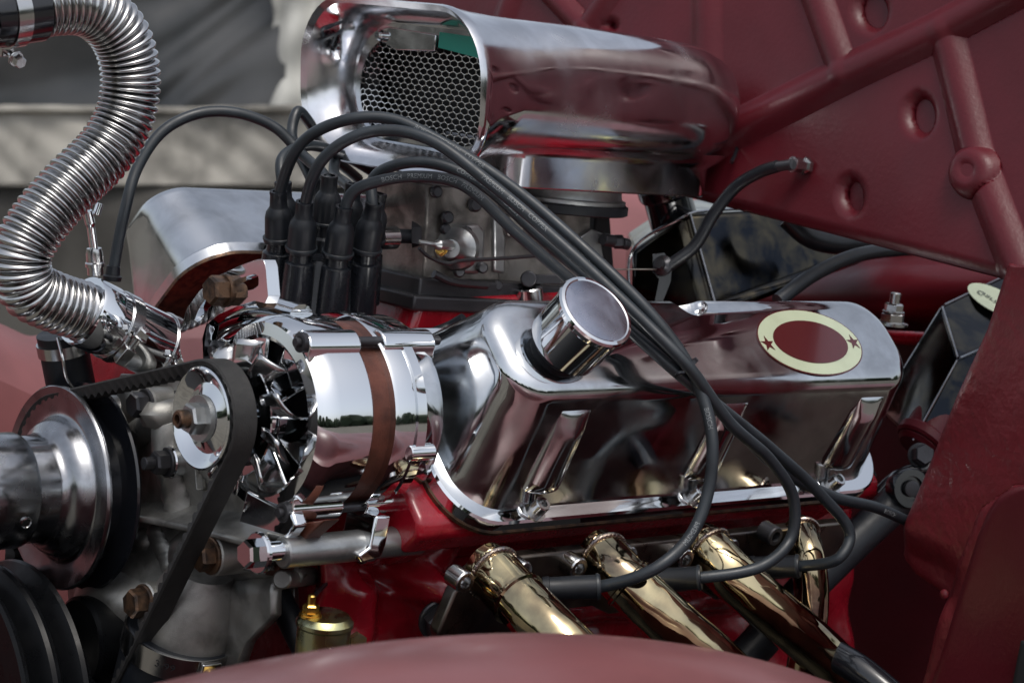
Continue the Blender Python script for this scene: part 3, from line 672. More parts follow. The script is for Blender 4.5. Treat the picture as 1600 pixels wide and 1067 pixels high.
# ---- corrugated hose
hp = [(20, 22), (80, 8), (140, 12), (185, 52), (203, 110), (197, 175), (165, 235), (110, 290), (62, 345), (32, 400), (42, 448), (85, 472), (130, 486), (165, 498)]
path = spline([at(a, b, Y=0+.0) for a, b in hp], 60)
path = resample(path, 900, closed=False)
hs = thing('radiator_hose', at(170, 500, Y=0), 'flexible corrugated stainless steel radiator hose with chrome sleeve', 'hose')
L = sum((b-a).length for a, b in zip(path, path[1:])); NR = int(L/.0050)
rad = [.0176+.0024*(abs(math.cos(math.pi*NR*i/899))**.55*2-1) for i in range(900)]
bm = B(); tube(bm, path, rad, 36); obj('corrugated_tube', bm, 'steel', hs, ang=80)
s0, s1 = at(128, 484, Y=0), at(262, 548, Y=0); sd = (s1-s0).normalized(); sl = (s1-s0).length
bm = B(); lathe(bm, [(0, .0185), (0, .0232), (.002, .0240), (.018, .0240), (.019, .0228), (sl, .0228), (sl, .018)], s0, sd, 72, caps=False); obj('sleeve', bm, 'chrome', hs, ang=30)
def clamp(parent, c, ax, r, wd, ang, m_='steel'):
    bm = B(); lathe(bm, [(-wd/2, r), (-wd/2, r+.0012), (wd/2, r+.0012), (wd/2, r)], c, ax, 64, caps=False); bd = obj('clamp_band', bm, m_, parent, ang=30)
    a, y, z = frame(ax); d = y*math.cos(ang)+z*math.sin(ang); tn = a.cross(d)
    bm = B(); box(bm, c+d*(r+.0045)+tn*.004, tn, .014, wd*.9, .007, d); obj('clamp_housing', bm, m_, bd, bev=.001)
    bm = B(); cyl(bm, c+d*(r+.005)-tn*.016, c+d*(r+.005)+tn*.004, .0022, 12); hexa(bm, c+d*(r+.005)-tn*.012, -tn, .0042, .006, .0052, .0012); obj('clamp_screw', bm, m_, bd, ang=25)
    for k in range(7):
        a2 = ang+.35+.10*k; d2 = y*math.cos(a2)+z*math.sin(a2); t2 = a.cross(d2); bm = B(); box(bm, c+d2*(r+.0014), (a+t2*.25), wd*.55, .0011, .0006, d2); obj('worm_slot', bm, 'dark', bd)
    return bd
clamp(hs, s0+sd*.030, sd, .0230, .009, math.radians(118))
clamp(hs, s1-sd*.006, sd, .0230, .008, math.radians(128))
h0, h1 = at(-25, 22, Y=0), at(58, 10, Y=0)
bm = B(); lathe(bm, [(0, .0215), (.01, .0225), (.036, .0225), (.038, .019)], h0, h1-h0, 64, caps=False); obj('upper_sleeve', bm, 'black', hs)
clamp(hs, h0.lerp(h1, .45), h1-h0, .0226, .010, math.radians(200))
# thermostat elbow below the sleeve
th = thing('thermostat_housing', s1, 'cast thermostat elbow under the chrome hose sleeve', 'thermostat housing')
bm = B(); tube(bm, spline([s1-sd*.012, s1+sd*.012, s1+sd*.028+V((0, 0, -.012)), s1+sd*.03+V((0, 0, -.05))]), .0205, 28); obj('elbow', bm, 'cast', th)
bm = B(); e0, e1 = at(95, 520, Y=.035), at(118, 640, Y=.035); tube(bm, spline([e0, e0.lerp(e1, .5), e1]), .0165, 28); obj('bypass_hose', bm, 'rubber', th)
bm = B(); lathe(bm, [(-.004, .0165), (-.004, .0178), (.004, .0178), (.004, .0165)], e0.lerp(e1, .18), e1-e0, 48, caps=False); obj('hose_ring', bm, 'steel', th)
bm = B(); q = spline([at(90, 528, Y=.01), at(98, 560, Y=.0), at(104, 590, Y=.0), at(118, 612, Y=.0)]); tube(bm, q, .0011, 8); obj('wire', bm, 'steel', th)
# dipstick-like fitting behind hose
ds = thing('dipstick', at(148, 420, Y=.03), 'thin chrome dipstick with grey ferrule beside the hose', 'dipstick')
bm = B(); tube(bm, spline([at(136, 330, Y=.03), at(141, 350, Y=.03), at(147, 392, Y=.03)]), [.0035]*13+[.0028]*12, 16); obj('stick', bm, 'chrome', ds)
bm = B(); cyl(bm, at(156, 318, Y=.03), at(150, 336, Y=.03), .0026, 12); obj('handle', bm, 'chrome', ds)
a_, b_ = at(147, 388, Y=.03), at(149, 424, Y=.03)
bm = B(); lathe(bm, [(0, 0), (0, .005), (.003, .0058), (.009, .0058), (.010, .0066), (.0125, .0066), (.0125, .0055), (.018, .0055), (.018, 0)], a_, b_-a_, 28); obj('ferrule', bm, 'steel', ds, ang=30)

# ---- lower radiator hose with printed clamp
lh = thing('lower_hose', at(270, 1060, X=.0), 'black lower radiator hose with printed steel clamp', 'hose')
l0, l1 = at(285, 985, X=.03), at(250, 1120, X=.03)
bm = B(); cyl(bm, l0, l1, .036, 48, .002); obj('hose', bm, 'rubber', lh)
lc = l0.lerp(l1, .12); la = (l1-l0).normalized()
bm = B(); lathe(bm, [(-.045, .020), (-.03, .026), (-.012, .031), (-.003, .0325), (.004, .0325)], l0+AX*.004, la, 48); obj('outlet_neck', bm, 'cast', lh)
bm = B(); lathe(bm, [(-.008, .036), (-.008, .0372), (.008, .0372), (.008, .036)], lc, la, 96, caps=False); bd = obj('clamp_band', bm, 'steel', lh)
vd = (V(CP)-lc); vd = (vd-la*vd.dot(la)).normalized(); sdv = la.cross(vd)
if sdv.dot(V(rt)) < 0: sdv = -sdv
tm = text_mesh('3-99'); bm = B(); bm.from_mesh(tm); bpy.data.meshes.remove(tm); bmesh.ops.triangulate(bm, faces=bm.faces)
for v in bm.verts:
    an = -.12+(v.co.x-1.0)*.0075/.0374; v.co = lc+(vd*math.cos(an)+sdv*math.sin(an))*.0374-la*((v.co.y-.35)*.0065+.001)
obj('print', bm, 'ink', bd, smooth=False)
d5 = (vd*math.cos(.62)+sdv*math.sin(.62)); t5 = la.cross(d5)
bm = B(); box(bm, lc+d5*.0392, t5, .014, .016, .004, d5); obj('clamp_housing', bm, 'steel', bd, bev=.001)
bm = B(); lathe(bm, [(0, 0), (0, .0062), (.005, .0062), (.006, .0052), (.006, 0)], lc+d5*.041, d5+vd*.5, 24); obj('clamp_screw', bm, 'brass', bd, ang=30)
bm = B(); box(bm, lc+d5*.0445+vd*.0033, (t5+la*.8), .011, .0012, .0010, d5+vd*.5); obj('screw_slot', bm, 'ink', bd)
# black struts and hoses low down
st = B(); tube(st, spline([at(408, 870, Y=-.12), at(430, 920, Y=-.13), at(462, 985, Y=-.15), at(500, 1060, Y=-.17)]), .0088, 20); obj('breather_pipe', st, 'rubber', None, 'smooth black pipe sloping down below the alternator lug', 'pipe')
# fuel pump lump
fpmp = thing('fuel_pump', at(400, 1040, Y=-.06), 'dark fuel pump with pale hooked hose beside the black pipe', 'fuel pump')
pc = at(405, 1045, Y=-.05)
bm = B(); lathe(bm, [(0, .030), (.006, .033), (.012, .033), (.014, .029), (.026, .024), (.034, .012), (.035, 0)], pc, V((-.3, -.9, .35)), 40); obj('body', bm, 'darkmetal', fpmp, ang=30)
for k in range(6):
    a, y, z = frame(V((-.3, -.9, .35))); an = k*math.pi/3; bm = B(); hexa(bm, pc+a*.012+(y*math.cos(an)+z*math.sin(an))*.029, a, .004, .004); obj('screw', bm, 'darkmetal', fpmp, ang=25)
bm = B(); tube(bm, spline([at(418, 952, Y=-.10), at(402, 962, Y=-.10), at(394, 974, Y=-.10), at(404, 980, Y=-.10)]), .0010, 10); obj('hook', bm, 'zinc', fpmp)
# oil pressure sender
se = at(522, 1018, Y=-.20); sa = V((-.05, -.06, 1)).normalized(); top = at(508, 964, Y=-.20)
snd = thing('pressure_sender', se, 'yellow zinc oil pressure sender with brass terminal', 'sender')
bm = B(); lathe(bm, [(-.055, 0), (-.055, .0165), (-.006, .0168), (-.0045, .0180), (-.002, .0180), (0, .0166), (.0015, .0150), (.0022, 0)], top, sa, 56); obj('body', bm, 'yzinc', snd, ang=30)
tq = top+V(rt)*-.009+sa*.002-V(fh)*.004
bm = B(); lathe(bm, [(0, .0072), (.0012, .0072), (.0012, .0062), (.003, .0062), (.003, 0)], tq, sa, 28); lathe(bm, [(.003, .0052), (.007, .0052), (.008, .0042), (.008, 0)], tq, sa, 6); lathe(bm, [(.008, .0027), (.013, .0027), (.014, .002), (.014, 0)], tq, sa, 16); obj('terminal', bm, 'brass', snd, ang=25)
bm = B(); tube(bm, spline([at(540, 870, Y=-.15), at(515, 905, Y=-.16), at(492, 930, Y=-.19), tq+sa*.010]), .0014, 8); obj('sender_wire', bm, 'rubber', snd)
bm = B(); lathe(bm, [(0, .006), (.005, .006), (.005, 0)], at(556, 1000, Y=-.2), V((-.3, -1, 0)), 6); obj('side_nut', bm, 'yzinc', snd)

# ---- distributor
dax = V((-.10, -.14, 1)).normalized(); db = at(497, 478, Y=-.02); RH = V(r0); FH = V(fh)
RH = (RH-dax*RH.dot(dax)).normalized(); FH = dax.cross(RH)
if FH.dot(V(fh)) < 0: FH = -FH
dist = thing('distributor', db, 'black distributor cap with nine towers in front of the carburettor', 'distributor')
bm = B(); lathe(bm, [(-.012, 0), (-.012, .040), (-.002, .0405), (.001, .0395), (.002, .0360), (.006, .0335), (.036, .0290), (.040, .0265), (.0415, .02), (.042, 0)], db, dax, 72); obj('cap_body', bm, 'bake', dist, ang=30)
towers = []
for k in range(8):
    a = math.radians(22.5+45*k); p = db+(RH*math.cos(a)+FH*math.sin(a))*.0330
    bm = B(); lathe(bm, [(.003, 0), (.003, .0115), (.012, .0112), (.034, .0105), (.0385, .0103), (.0395, .0090), (.040, .0080), (.052, .0075), (.052, 0)], p, dax, 32); obj('tower', bm, 'bake', dist, ang=30)
    towers.append(p+dax*.040)
p = db+dax*.014; bm = B(); lathe(bm, [(.02, .0115), (.036, .0108), (.038, .0095), (.050, .009), (.050, 0)], p, dax, 32); obj('tower', bm, 'bake', dist, ang=30); towers.append(p+dax*.038)
bm = B(); prism(bm, [db+RH*.0-FH*.0405+dax*z+RH*x for x, z in ((-.006, -.01), (.006, -.01), (.005, .004), (0, .0065), (-.005, .004))], -FH*.0015); obj('cap_clip', bm, 'darkmetal', dist)

# ---- ignition leads
PR = 'ignition leads fanning out of the distributor cap'
font_cache = {}
def letter(path, r, s, s0, size, parent, twist=0.):
    """flat print wrapped on the cable, reading along the path, starting at arc length s0"""
    me = text_mesh(s); Ls = [0]
    for a, b in zip(path, path[1:]): Ls.append(Ls[-1]+(b-a).length)
    bm = B(); bm.from_mesh(me); bpy.data.meshes.remove(me)
    bmesh.ops.triangulate(bm, faces=bm.faces)
    for v in bm.verts:
        sx = s0+v.co.x*size; i = max(0, min(len(path)-2, int(np.searchsorted(Ls, sx))-1)); f_ = (sx-Ls[i])/max(Ls[i+1]-Ls[i], 1e-9)
        p = path[i].lerp(path[i+1], f_); t_ = (path[i+1]-path[i]).normalized()
        d = V(CP)-p; d = (d-t_*d.dot(t_)).normalized(); sd_ = d.cross(t_)
        if sd_.dot(V(up)) < 0: sd_ = -sd_
        an = (v.co.y-.35)*size/r+twist; v.co = p+(d*math.cos(an)+sd_*math.sin(an))*(r+.00016)
    return obj('print', bm, 'print', parent, smooth=False)
CR = .0040
def lead(label, tower, pts, plug=None, text=(), boot=True, r=CR):
    """tower: index of a distributor tower; pts: later points; plug: (from, to) of the plug boot"""
    p0 = towers[tower] if isinstance(tower, int) else tower
    root = thing('ignition_lead', p0, label, 'ignition lead', PR)
    ctrl = []; ax2 = dax
    if isinstance(tower, int):
        ow = p0-db; ow = ow-dax*ow.dot(dax); ax2 = (dax+ow*3.2+V((random.uniform(-.04, .04), random.uniform(-.04, .04), 0))).normalized()
        ctrl = [p0+dax*.010+ax2*.008, p0+dax*.010+ax2*.026]
    else: ctrl = [p0]
    path = spline(ctrl+list(pts), 14)
    bm = B(); tube(bm, path, r, 16); ca = obj('cable', bm, 'cable', root, ang=80)
    if isinstance(tower, int):
        bm = B(); lathe(bm, [(-.003, .0088), (-.003, .0106), (-.001, .0108), (0, .0104), (.0005, .0098), (.014, .0096), (.018, .0088), (.021, .0068), (.022, .0062), (.030, .0058), (.0315, .0062), (.033, .0060), (.033, .004)], p0+dax*.010, ax2, 36, caps=False); obj('boot', bm, 'rubber', root, ang=30)
        bm = B(); lathe(bm, [(-.0006, .0104), (-.0006, .0112), (.0006, .0112), (.0006, .0104)], p0+dax*.0095, ax2, 36, caps=False); obj('boot_ring', bm, 'cable', root)
    if plug:
        a, b = plug; L_ = (b-a).length
        bm = B(); lathe(bm, [(0, .0045), (0, .0078), (.004, .0082), (L_*.12, .0075), (L_*.92, .0078), (L_*.97, .0082), (L_, .0078), (L_, .004)], a, b-a, 32, caps=False); obj('plug_boot', bm, 'rubber', root, ang=30)
        bm = B(); lathe(bm, [(0, .0080), (0, .0086), (.0015, .0086), (.0015, .0080)], a.lerp(b, .93), b-a, 32, caps=False); obj('boot_ring', bm, 'cable', root)
    for s_, s0, tw in text: letter(path, r, s_, s0, .0044, ca, tw)
    return path
# tower numbering: 0 right-back .. counter-clockwise; find by screen side
def tw(px_side, front):
    best = None
    for i, p in enumerate(towers[:8]):
        d = V(p)-db; x = d.dot(RH); f = d.dot(FH)
        sc = abs(x-px_side)+(0 if (f < 0) == front else 9)
        if best is None or sc < best[0]: best = (sc, i)
    return best[1]
tA, tB, tD, tE = tw(-.031, True), tw(-.013, True), tw(.013, True), tw(.031, True)
bA, bB, bD, bE = tw(-.031, False), tw(-.013, False), tw(.013, False), tw(.031, False)
e1 = (at(848, 920, Y=-.262), at(938, 916, Y=-.285)); e2 = (at(1012, 906, Y=-.262), at(1096, 902, Y=-.290)); e3 = (at(1170, 886, Y=-.255), at(1250, 884, Y=-.285))
lead('ignition lead from front left tower ending at the first spark plug', tA, [at(470, 225, D=1.44), at(540, 188, D=1.425), at(610, 186, D=1.42), at(690, 222, D=1.41), at(799, 292, D=1.395), at(911, 387, D=1.375), at(1010, 483, D=1.365), at(1067, 556, D=1.365), at(1098, 620, D=1.365), at(1113, 690, D=1.36), at(1106, 770, D=1.36), at(1078, 838, D=1.355), at(1020, 890, D=1.345), e1[1], e1[1].lerp(e1[0], .3)], e1, (('BOSCH   PREMIUM   COPPER', .155, .2), ('BOSCH', .43, .0), ('PREMIUM', .505, .0)))
lead('ignition lead from front centre tower ending at the second spark plug', tB, [at(500, 255, D=1.425), at(545, 218, D=1.415), at(600, 204, D=1.41), at(670, 218, D=1.40), at(770, 290, D=1.385), at(900, 402, D=1.37), at(1010, 506, D=1.36), at(1075, 572, D=1.358), at(1140, 660, D=1.38), at(1205, 720, D=1.41), at(1240, 780, D=1.43), at(1236, 840, D=1.435), at(1190, 884, D=1.42), e2[1], e2[1].lerp(e2[0], .3)], e2, (('PREMIUM   BOSCH   COPPER', .19, .2),))
lead('ignition lead from front right tower ending at the third spark plug', tD, [at(552, 300, D=1.44), at(590, 284, D=1.435), at(650, 276, D=1.43), at(720, 288, D=1.42), at(809, 366, D=1.405), at(887, 434, D=1.39), at(989, 521, D=1.375), at(1063, 586, D=1.366), at(1130, 640, D=1.39), at(1210, 705, D=1.43), at(1280, 770, D=1.46), at(1328, 835, D=1.475), at(1310, 872, D=1.47), e3[1], e3[1].lerp(e3[0], .3)], e3, (('BOSCH   PREMIUM   BOSCH   PREMIUM', .06, .15),))
lead('ignition lead from right tower running on behind the side panel', tE, [at(583, 280, D=1.47), at(620, 258, D=1.46), at(680, 256, D=1.45), at(750, 286, D=1.44), at(840, 366, D=1.42), at(920, 436, D=1.40), at(1010, 520, D=1.38), at(1080, 588, D=1.372), at(1140, 655, D=1.40), at(1215, 730, D=1.44), at(1300, 775, D=1.47), at(1370, 793, D=1.50), at(1440, 825, D=1.54)], None, (('COPPER   BOSCH   PREMIUM', .11, .2), ('BOSCH', .55, 0)))
lead('ignition lead looping from the middle tower over to the left of the hose sleeve', 8, [at(470, 240, D=1.52), at(430, 200, D=1.52), at(370, 177, D=1.51), at(310, 178, D=1.50), at(255, 205, D=1.49), at(215, 262, D=1.48), at(195, 330, D=1.47), at(180, 405, D=1.47), at(176, 430, D=1.47)], None)
lead('ignition lead from rear left tower dipping behind the air scoop mouth', bA, [at(440, 250, D=1.50), at(480, 228, D=1.53), at(540, 245, D=1.58), at(610, 285, D=1.64), at(680, 318, D=1.70)], None)
lead('short ignition lead rising from the rear tower beside the scoop lip', bB, [at(456, 210, D=1.55), at(466, 174, D=1.56), at(482, 190, D=1.57), at(505, 230, D=1.60), at(560, 280, D=1.66)], None)
lead('ignition lead standing up from the far tower toward the far bank', bD, [at(522, 270, D=1.56), at(526, 240, D=1.58), at(530, 215, D=1.62), at(545, 205, D=1.68)], None)
lead('ignition lead from far right tower running low behind the others', bE, [at(590, 320, D=1.56), at(630, 325, D=1.60), at(690, 345, D=1.66)], None)
bm = B(); q = at(176, 425, D=1.47); lathe(bm, [(0, 0), (0, .0062), (.003, .0066), (.004, .0052), (.010, .0048), (.012, 0)], q-V((0, 0, .006)), V((0.03, 0, 1)), 24)
obj('coil_terminal', bm, 'rubber', None, 'small black terminal collar where the looping lead ends', 'terminal', ang=30)
# cable tie round the bundle
tie = thing('cable_tie', at(1075, 572, D=1.36), 'black cable tie bundling the leads above the rocker cover', 'cable tie')
tc_ = at(1073, 574, D=1.367); ta = (at(1100, 605, D=1.36)-at(1050, 545, D=1.36)).normalized()
bm = B(); lathe(bm, [(-.0014, .0076), (-.0014, .0088), (.0014, .0088), (.0014, .0076)], tc_, ta, 40, caps=False); obj('band', bm, 'bake', tie, ang=30)
bm = B(); tube(bm, spline([at(1068, 582, D=1.352), at(1060, 583, D=1.350), at(1055, 588, D=1.352)], 6), .0012, 8); obj('tail', bm, 'bake', tie)

# ---- carburettor
CY = -.035
cb_ = thing('carburettor', at(800, 470, Y=0), 'grimy cast carburettor under the air scoop', 'carburettor')
def carbpoly(pts, y, d, nm2, m_, bev=.002): 
    bm = B(); prism(bm, [at(a, b, Y=y) for a, b in pts], (0, d, 0)); return obj(nm2, bm, m_, cb_, bev=bev)
carbpoly([(668, 288), (780, 300), (782, 440), (662, 440)], -.045, .07, 'front_body', 'carb')
carbpoly([(775, 302), (925, 318), (918, 455), (775, 450)], -.035, .07, 'rear_body', 'carb')
carbpoly([(772, 330), (792, 332), (790, 428), (772, 426)], -.048, .02, 'flange_bar', 'zinc')
carbpoly([(657, 434), (960, 452), (965, 478), (652, 476)], -.052, .09, 'base_plate', 'darkmetal')
carbpoly([(648, 462), (960, 476), (965, 500), (645, 486)], -.058, .10, 'spacer', 'darkmetal')
carbpoly([(800, 316), (860, 320), (862, 330), (802, 328)], -.042, .02, 'choke_ledge', 'carb')
fcx = at(880, 300, Y=-.012)
bm = B(); lathe(bm, [(-.012, .046), (-.006, .049), (-.003, .049), (-.002, .046), (.004, .045), (.008, .046), (.012, .046), (.012, 0)], fcx, (0, 0, 1), 72); obj('air_horn', bm, 'zinc', cb_, ang=30)
bm = B(); lathe(bm, [(-.010, .0495), (-.009, .0515), (-.003, .0515), (-.002, .0495)], fcx-V((0, 0, .004)), (0, 0, 1), 72, caps=False); obj('horn_gasket', bm, 'rubber', cb_)
pp = at(735, 388, Y=-.05)
bm = B(); prism(bm, [at(a, b, Y=-.052) for a, b in ((712, 352), (750, 350), (760, 360), (758, 420), (748, 430), (716, 428), (704, 415), (700, 372))], (0, .016, 0)); pcv = obj('pump_cover', bm, 'zinc', cb_, bev=.003)
bm = B(); lathe(bm, [(-.002, .0165), (.004, .0150), (.008, .010), (.012, .0080), (.020, .0066), (.021, 0)], at(714, 388, Y=-.055), V((-.8, -.6, .05)), 32); obj('pump_dome', bm, 'zinc', pcv, ang=30)
bm = B(); hexa(bm, at(690, 390, Y=-.068), V((-.8, -.6, .05)), .0038, .004, .0045, .001); obj('brass_nut', bm, 'brass', pcv, ang=25)
bm = B(); tube(bm, spline([at(655, 378, Y=-.07), at(680, 382, Y=-.072), at(706, 384, Y=-.066)], 6), [.0016]*7+[.004]*6, 10); obj('pump_lever', bm, 'zinc', pcv)
for px, py in ((727, 362), (752, 418), (716, 424)):
    bm = B(); lathe(bm, [(0, .0042), (.003, .0042), (.004, .003), (.004, 0)], at(px, py, Y=-.0535), V((-.3, -1, 0)), 16); obj('screw', bm, 'darkmetal', pcv, ang=30)
for px, py, r in ((697, 340, .0048), (694, 358, .004), (775, 446, .004), (740, 320, .0055), (680, 300, .0045)):
    bm = B(); lathe(bm, [(0, r), (.003, r), (.0045, r*.7), (.0045, 0)], at(px, py, Y=-.048), V((-.2, -1, .1)), 16); obj('screw', bm, 'darkmetal', cb_, ang=30)
bm = B(); hexa(bm, at(797, 352, Y=-.045), V((-.3, -1, 0)), .0095, .008, 0, 0, .5); obj('plug', bm, 'carb', cb_, ang=25)
bm = B(); tube(bm, spline([at(655, 388, Y=-.074), at(668, 400, Y=-.074), at(700, 412, Y=-.074), at(716, 408, Y=-.072), at(780, 404, Y=-.068), at(860, 398, Y=-.062)], 8), .0014, 10); obj('linkage_rod', bm, 'darkmetal', cb_)
bm = B(); tube(bm, spline([at(678, 428, Y=-.06), at(705, 440, Y=-.062), at(760, 446, Y=-.06)], 6), .003, 10); obj('throttle_arm', bm, 'darkmetal', cb_)
bm = B(); cyl(bm, at(828, 470, Y=-.055), at(826, 448, Y=-.055), .0105, 28, .001); obj('throttle_stop', bm, 'steel', cb_)
bm = B(); box(bm, at(850, 436, Y=-.058), V(rt), .026, .006, .007); cyl(bm, at(826, 436, Y=-.06), at(826, 436, Y=-.05), .0062, 20); obj('throttle_lever', bm, 'darkmetal', cb_, bev=.001)
carbpoly([(905, 372), (925, 358), (945, 366), (940, 380), (946, 420), (925, 412)], -.04, .006, 'choke_lever', 'zinc', .001)
bm = B(); cyl(bm, at(942, 374, Y=-.045), at(964, 378, Y=-.045), .0048, 20); hexa(bm, at(960, 378, Y=-.045), V(rt), .0055, .007, 0, 0); cyl(bm, at(972, 380, Y=-.045), at(981, 382, Y=-.045), .0045, 16); obj('choke_screw', bm, 'darkmetal', cb_, ang=25)
carbpoly([(935, 312), (952, 312), (965, 480), (915, 470)], .005, .02, 'rear_post', 'dark', .002)
# fuel line with clamp at the left of the carburettor
fl_ = thing('fuel_line', at(640, 366, Y=-.03), 'short fuel line with small clamp entering the carburettor from the left', 'fuel line')
bm = B(); cyl(bm, at(606, 368, Y=-.03), at(650, 370, Y=-.03), .0052, 20); obj('hose', bm, 'rubber', fl_)
bm = B(); lathe(bm, [(0, .0055), (.002, .0085), (.016, .0085), (.018, .0055)], at(588, 372, Y=-.03), at(650, 370, Y=-.03)-at(588, 372, Y=-.03), 28); obj('fitting', bm, 'steel', fl_, ang=30)
bm = B(); lathe(bm, [(0, .011), (.004, .012), (.012, .012), (.014, .009)], at(644, 366, Y=-.028), V(rt), 6); obj('union_nut', bm, 'darkmetal', fl_, ang=25)

# ---- air scoop
sc = thing('air_scoop', (.40, -.01, 1.115), 'polished aluminium hood scoop with mesh-covered mouth above the carburettor', 'air scoop')
SY = -.012
def sring(x, hw, zb, zt, r, yc=SY, k=10): return [V((x, y, z)) for y, z in rrect(yc-hw, yc+hw, zb, zt, r, k)]
def lean(ring, a): # lean the mouth ring: its top stands further forward
    zs = [p.z for p in ring]; zm = (min(zs)+max(zs))/2
    return [V((p.x-(p.z-zm)*a, p.y, p.z)) for p in ring]
out = [lean(sring(.228, .101, 1.1275, 1.2375, .046), .10), lean(sring(.2245, .1045, 1.1235, 1.2415, .049), .10), lean(sring(.229, .1060, 1.122, 1.2425, .050), .10), lean(sring(.236, .1040, 1.124, 1.2415, .050), .09),
       lean(sring(.250, .0985, 1.131, 1.2400, .048), .05), sring(.275, .0945, 1.138, 1.2385, .046), sring(.300, .0925, 1.1425, 1.2385, .040), sring(.34, .0910, 1.144, 1.2385, .037), sring(.40, .0900, 1.1445, 1.2375, .036), sring(.464, .0880, 1.1445, 1.2355, .036)]
for k in range(1, 11):
    a = math.pi/2*k/10.; q = math.cos(a); x = .464+.068*math.sin(a)
    q = max(q, .004); hw = max(.006, .0880*(q**.42)); zc = 1.190-.004*k/10; hh = .0455*(q**.50); out.append(sring(x, hw, zc-hh, zc+hh, min(min(hw, hh)*.95, .036+.002*k)))
bm = B(); loft(bm, out, cap0=False); obj('shell', bm, 'scoop', sc, ang=60)
inn = [lean(sring(.228, .101, 1.1275, 1.2375, .046), .10), lean(sring(.232, .0975, 1.131, 1.2345, .044), .09), lean(sring(.242, .0905, 1.136, 1.2300, .042), .06), sring(.256, .0860, 1.140, 1.2270, .041), sring(.266, .0845, 1.1415, 1.2260, .040)]
bm = B(); loft(bm, inn, cap0=False, cap1=False); obj('mouth_lining', bm, 'scoop', sc, ang=70)
bm = B(); prism(bm, sring(.295, .0850, 1.141, 1.2265, .040), (.004, 0, 0)); obj('throat_shade', bm, 'dark', sc)  # black plate put behind the screen for the shade inside the throat
bm = B(); ringplate(bm, sring(.262, .0850, 1.1412, 1.2264, .0400), sring(.262, .0790, 1.1450, 1.2160, .0340), (.003, 0, 0), 96); obj('screen_frame', bm, 'polish', sc)
# expanded-metal screen: zigzag strands
bm = B(); nx, nz = 38, 9; y0_, y1_, z0_, z1_ = SY-.080, SY+.080, 1.144, 1.217; cw = (y1_-y0_)/nx; chh = (z1_-z0_)/nz
def inside(y, z):
    dx = max(0, abs(y-SY)-.045); dz = max(0, abs(z-1.1805)-.0015); return math.hypot(dx, dz) < .0350
def strand(a, b, w_=.0007):
    m_ = (a+b)/2
    if inside(m_.y, m_.z): box(bm, m_, b-a, (b-a).length+.0004, .0012, w_, AX.cross(b-a))
for i in range(nx+1):
    for j in range(-1, nz+1):
        y = y0_+i*cw; zz = z0_+(j+(.5 if i % 2 else 0))*chh
        strand(V((.265, y, zz)), V((.265, y+cw*.12, zz+chh*.34)))
        strand(V((.265, y+cw*.12, zz+chh*.34)), V((.2655, y+cw, zz+chh*.50)))
        strand(V((.265, y, zz)), V((.2655, y+cw*1.12, zz-chh*.16)))
obj('screen', bm, 'mesh', sc, smooth=False)
bm = B(); prism(bm, [V((.2590, SY+y, z)) for y, z in ((-.012, 1.2125), (-.012, 1.2235), (-.050, 1.2225), (-.066, 1.2135), (-.074, 1.2030), (-.060, 1.2080))], (.0015, 0, 0)); obj('filter_plate', bm, 'teal', sc)
bm = B(); lathe(bm, [(0, .0042), (.004, .0042), (.006, .003), (.006, .0015), (.003, .0015), (.003, 0)], V((.258, SY+.052, 1.2165)), (-1, 0, 0), 20); obj('screw', bm, 'chrome', sc, ang=30)
bm = B(); prism(bm, [V((.2575, SY+y, z)) for y, z in ((.046, 1.2105), (.036, 1.207), (-.010, 1.2095), (-.010, 1.2215), (.046, 1.2235), (.057, 1.2205), (.057, 1.2125))], (.003, 0, 0)); obj('retainer_bar', bm, 'polish', sc, bev=.0008)
# plenum under the scoop
def pring(z, a): return [V((x, y, z)) for x, y in rrect(.305-a, .515+a, SY-.055-a, SY+.055+a, .02, 8)]
bm = B(); loft(bm, [pring(1.118, 0), pring(1.1195, .0015), pring(1.140, .002), pring(1.146, .008), pring(1.152, .012)]); obj('plenum', bm, 'scoop', sc, ang=50)
bm = B(); tube(bm, spline([V((.515, SY-.072, 1.148)), V((.53, SY-.062, 1.158)), V((.541, SY-.048, 1.168))], 6), .0016, 8); obj('seam', bm, 'black', sc)
# data plate fixed on the hood above the scoop
dp = thing('data_plate', at(715, 20, X=.51), 'small dark plate in a pale frame above the air scoop', 'plate')
bm = B(); ringplate(bm, [at(a, b, X=.512) for a, b in ((682, 14), (746, 22), (746, 52), (682, 46))], [at(a, b, X=.512) for a, b in ((686, 18), (742, 26), (742, 48), (686, 42))], AX*-.002, 48); obj('frame', bm, 'zinc', dp)
bm = B(); prism(bm, [at(a, b, X=.5125) for a, b in ((684, 16), (744, 24), (744, 50), (684, 44))], AX*.002); obj('face', bm, 'ink', dp)

# ---- throttle cable to the hood
tcb = thing('throttle_cable', at(1045, 412, X=.5), 'black throttle cable curving up to a ferrule in the hood panel', 'cable')
tp = spline([at(1045, 416, D=1.66), at(1085, 385, D=1.66), at(1115, 335, D=1.655), at(1150, 292, D=1.645), at(1190, 268, D=1.63), at(1215, 260, D=1.62)], 12)
bm = B(); tube(bm, tp, .0048, 16); obj('jacket', bm, 'rubber', tcb)
ends = [at(1205, 262, D=1.624), at(1238, 257, D=1.612), at(1250, 258, D=1.60)]
bm = B(); tube(bm, spline(ends[:2], 6), .0040, 16); obj('ferrule_sleeve', bm, 'darkmetal', tcb)
ad = (at(1262, 260, X=HX-.002)-ends[1]).normalized()
bm = B(); hexa(bm, ends[1], ad, .0055, .012, .006, .001); hexa(bm, ends[1]+ad*.013, ad, .0068, .004); cyl(bm, ends[1], at(1264, 260, X=HX+.01), .0032, 12); obj('adjuster', bm, 'steel', tcb, ang=25)
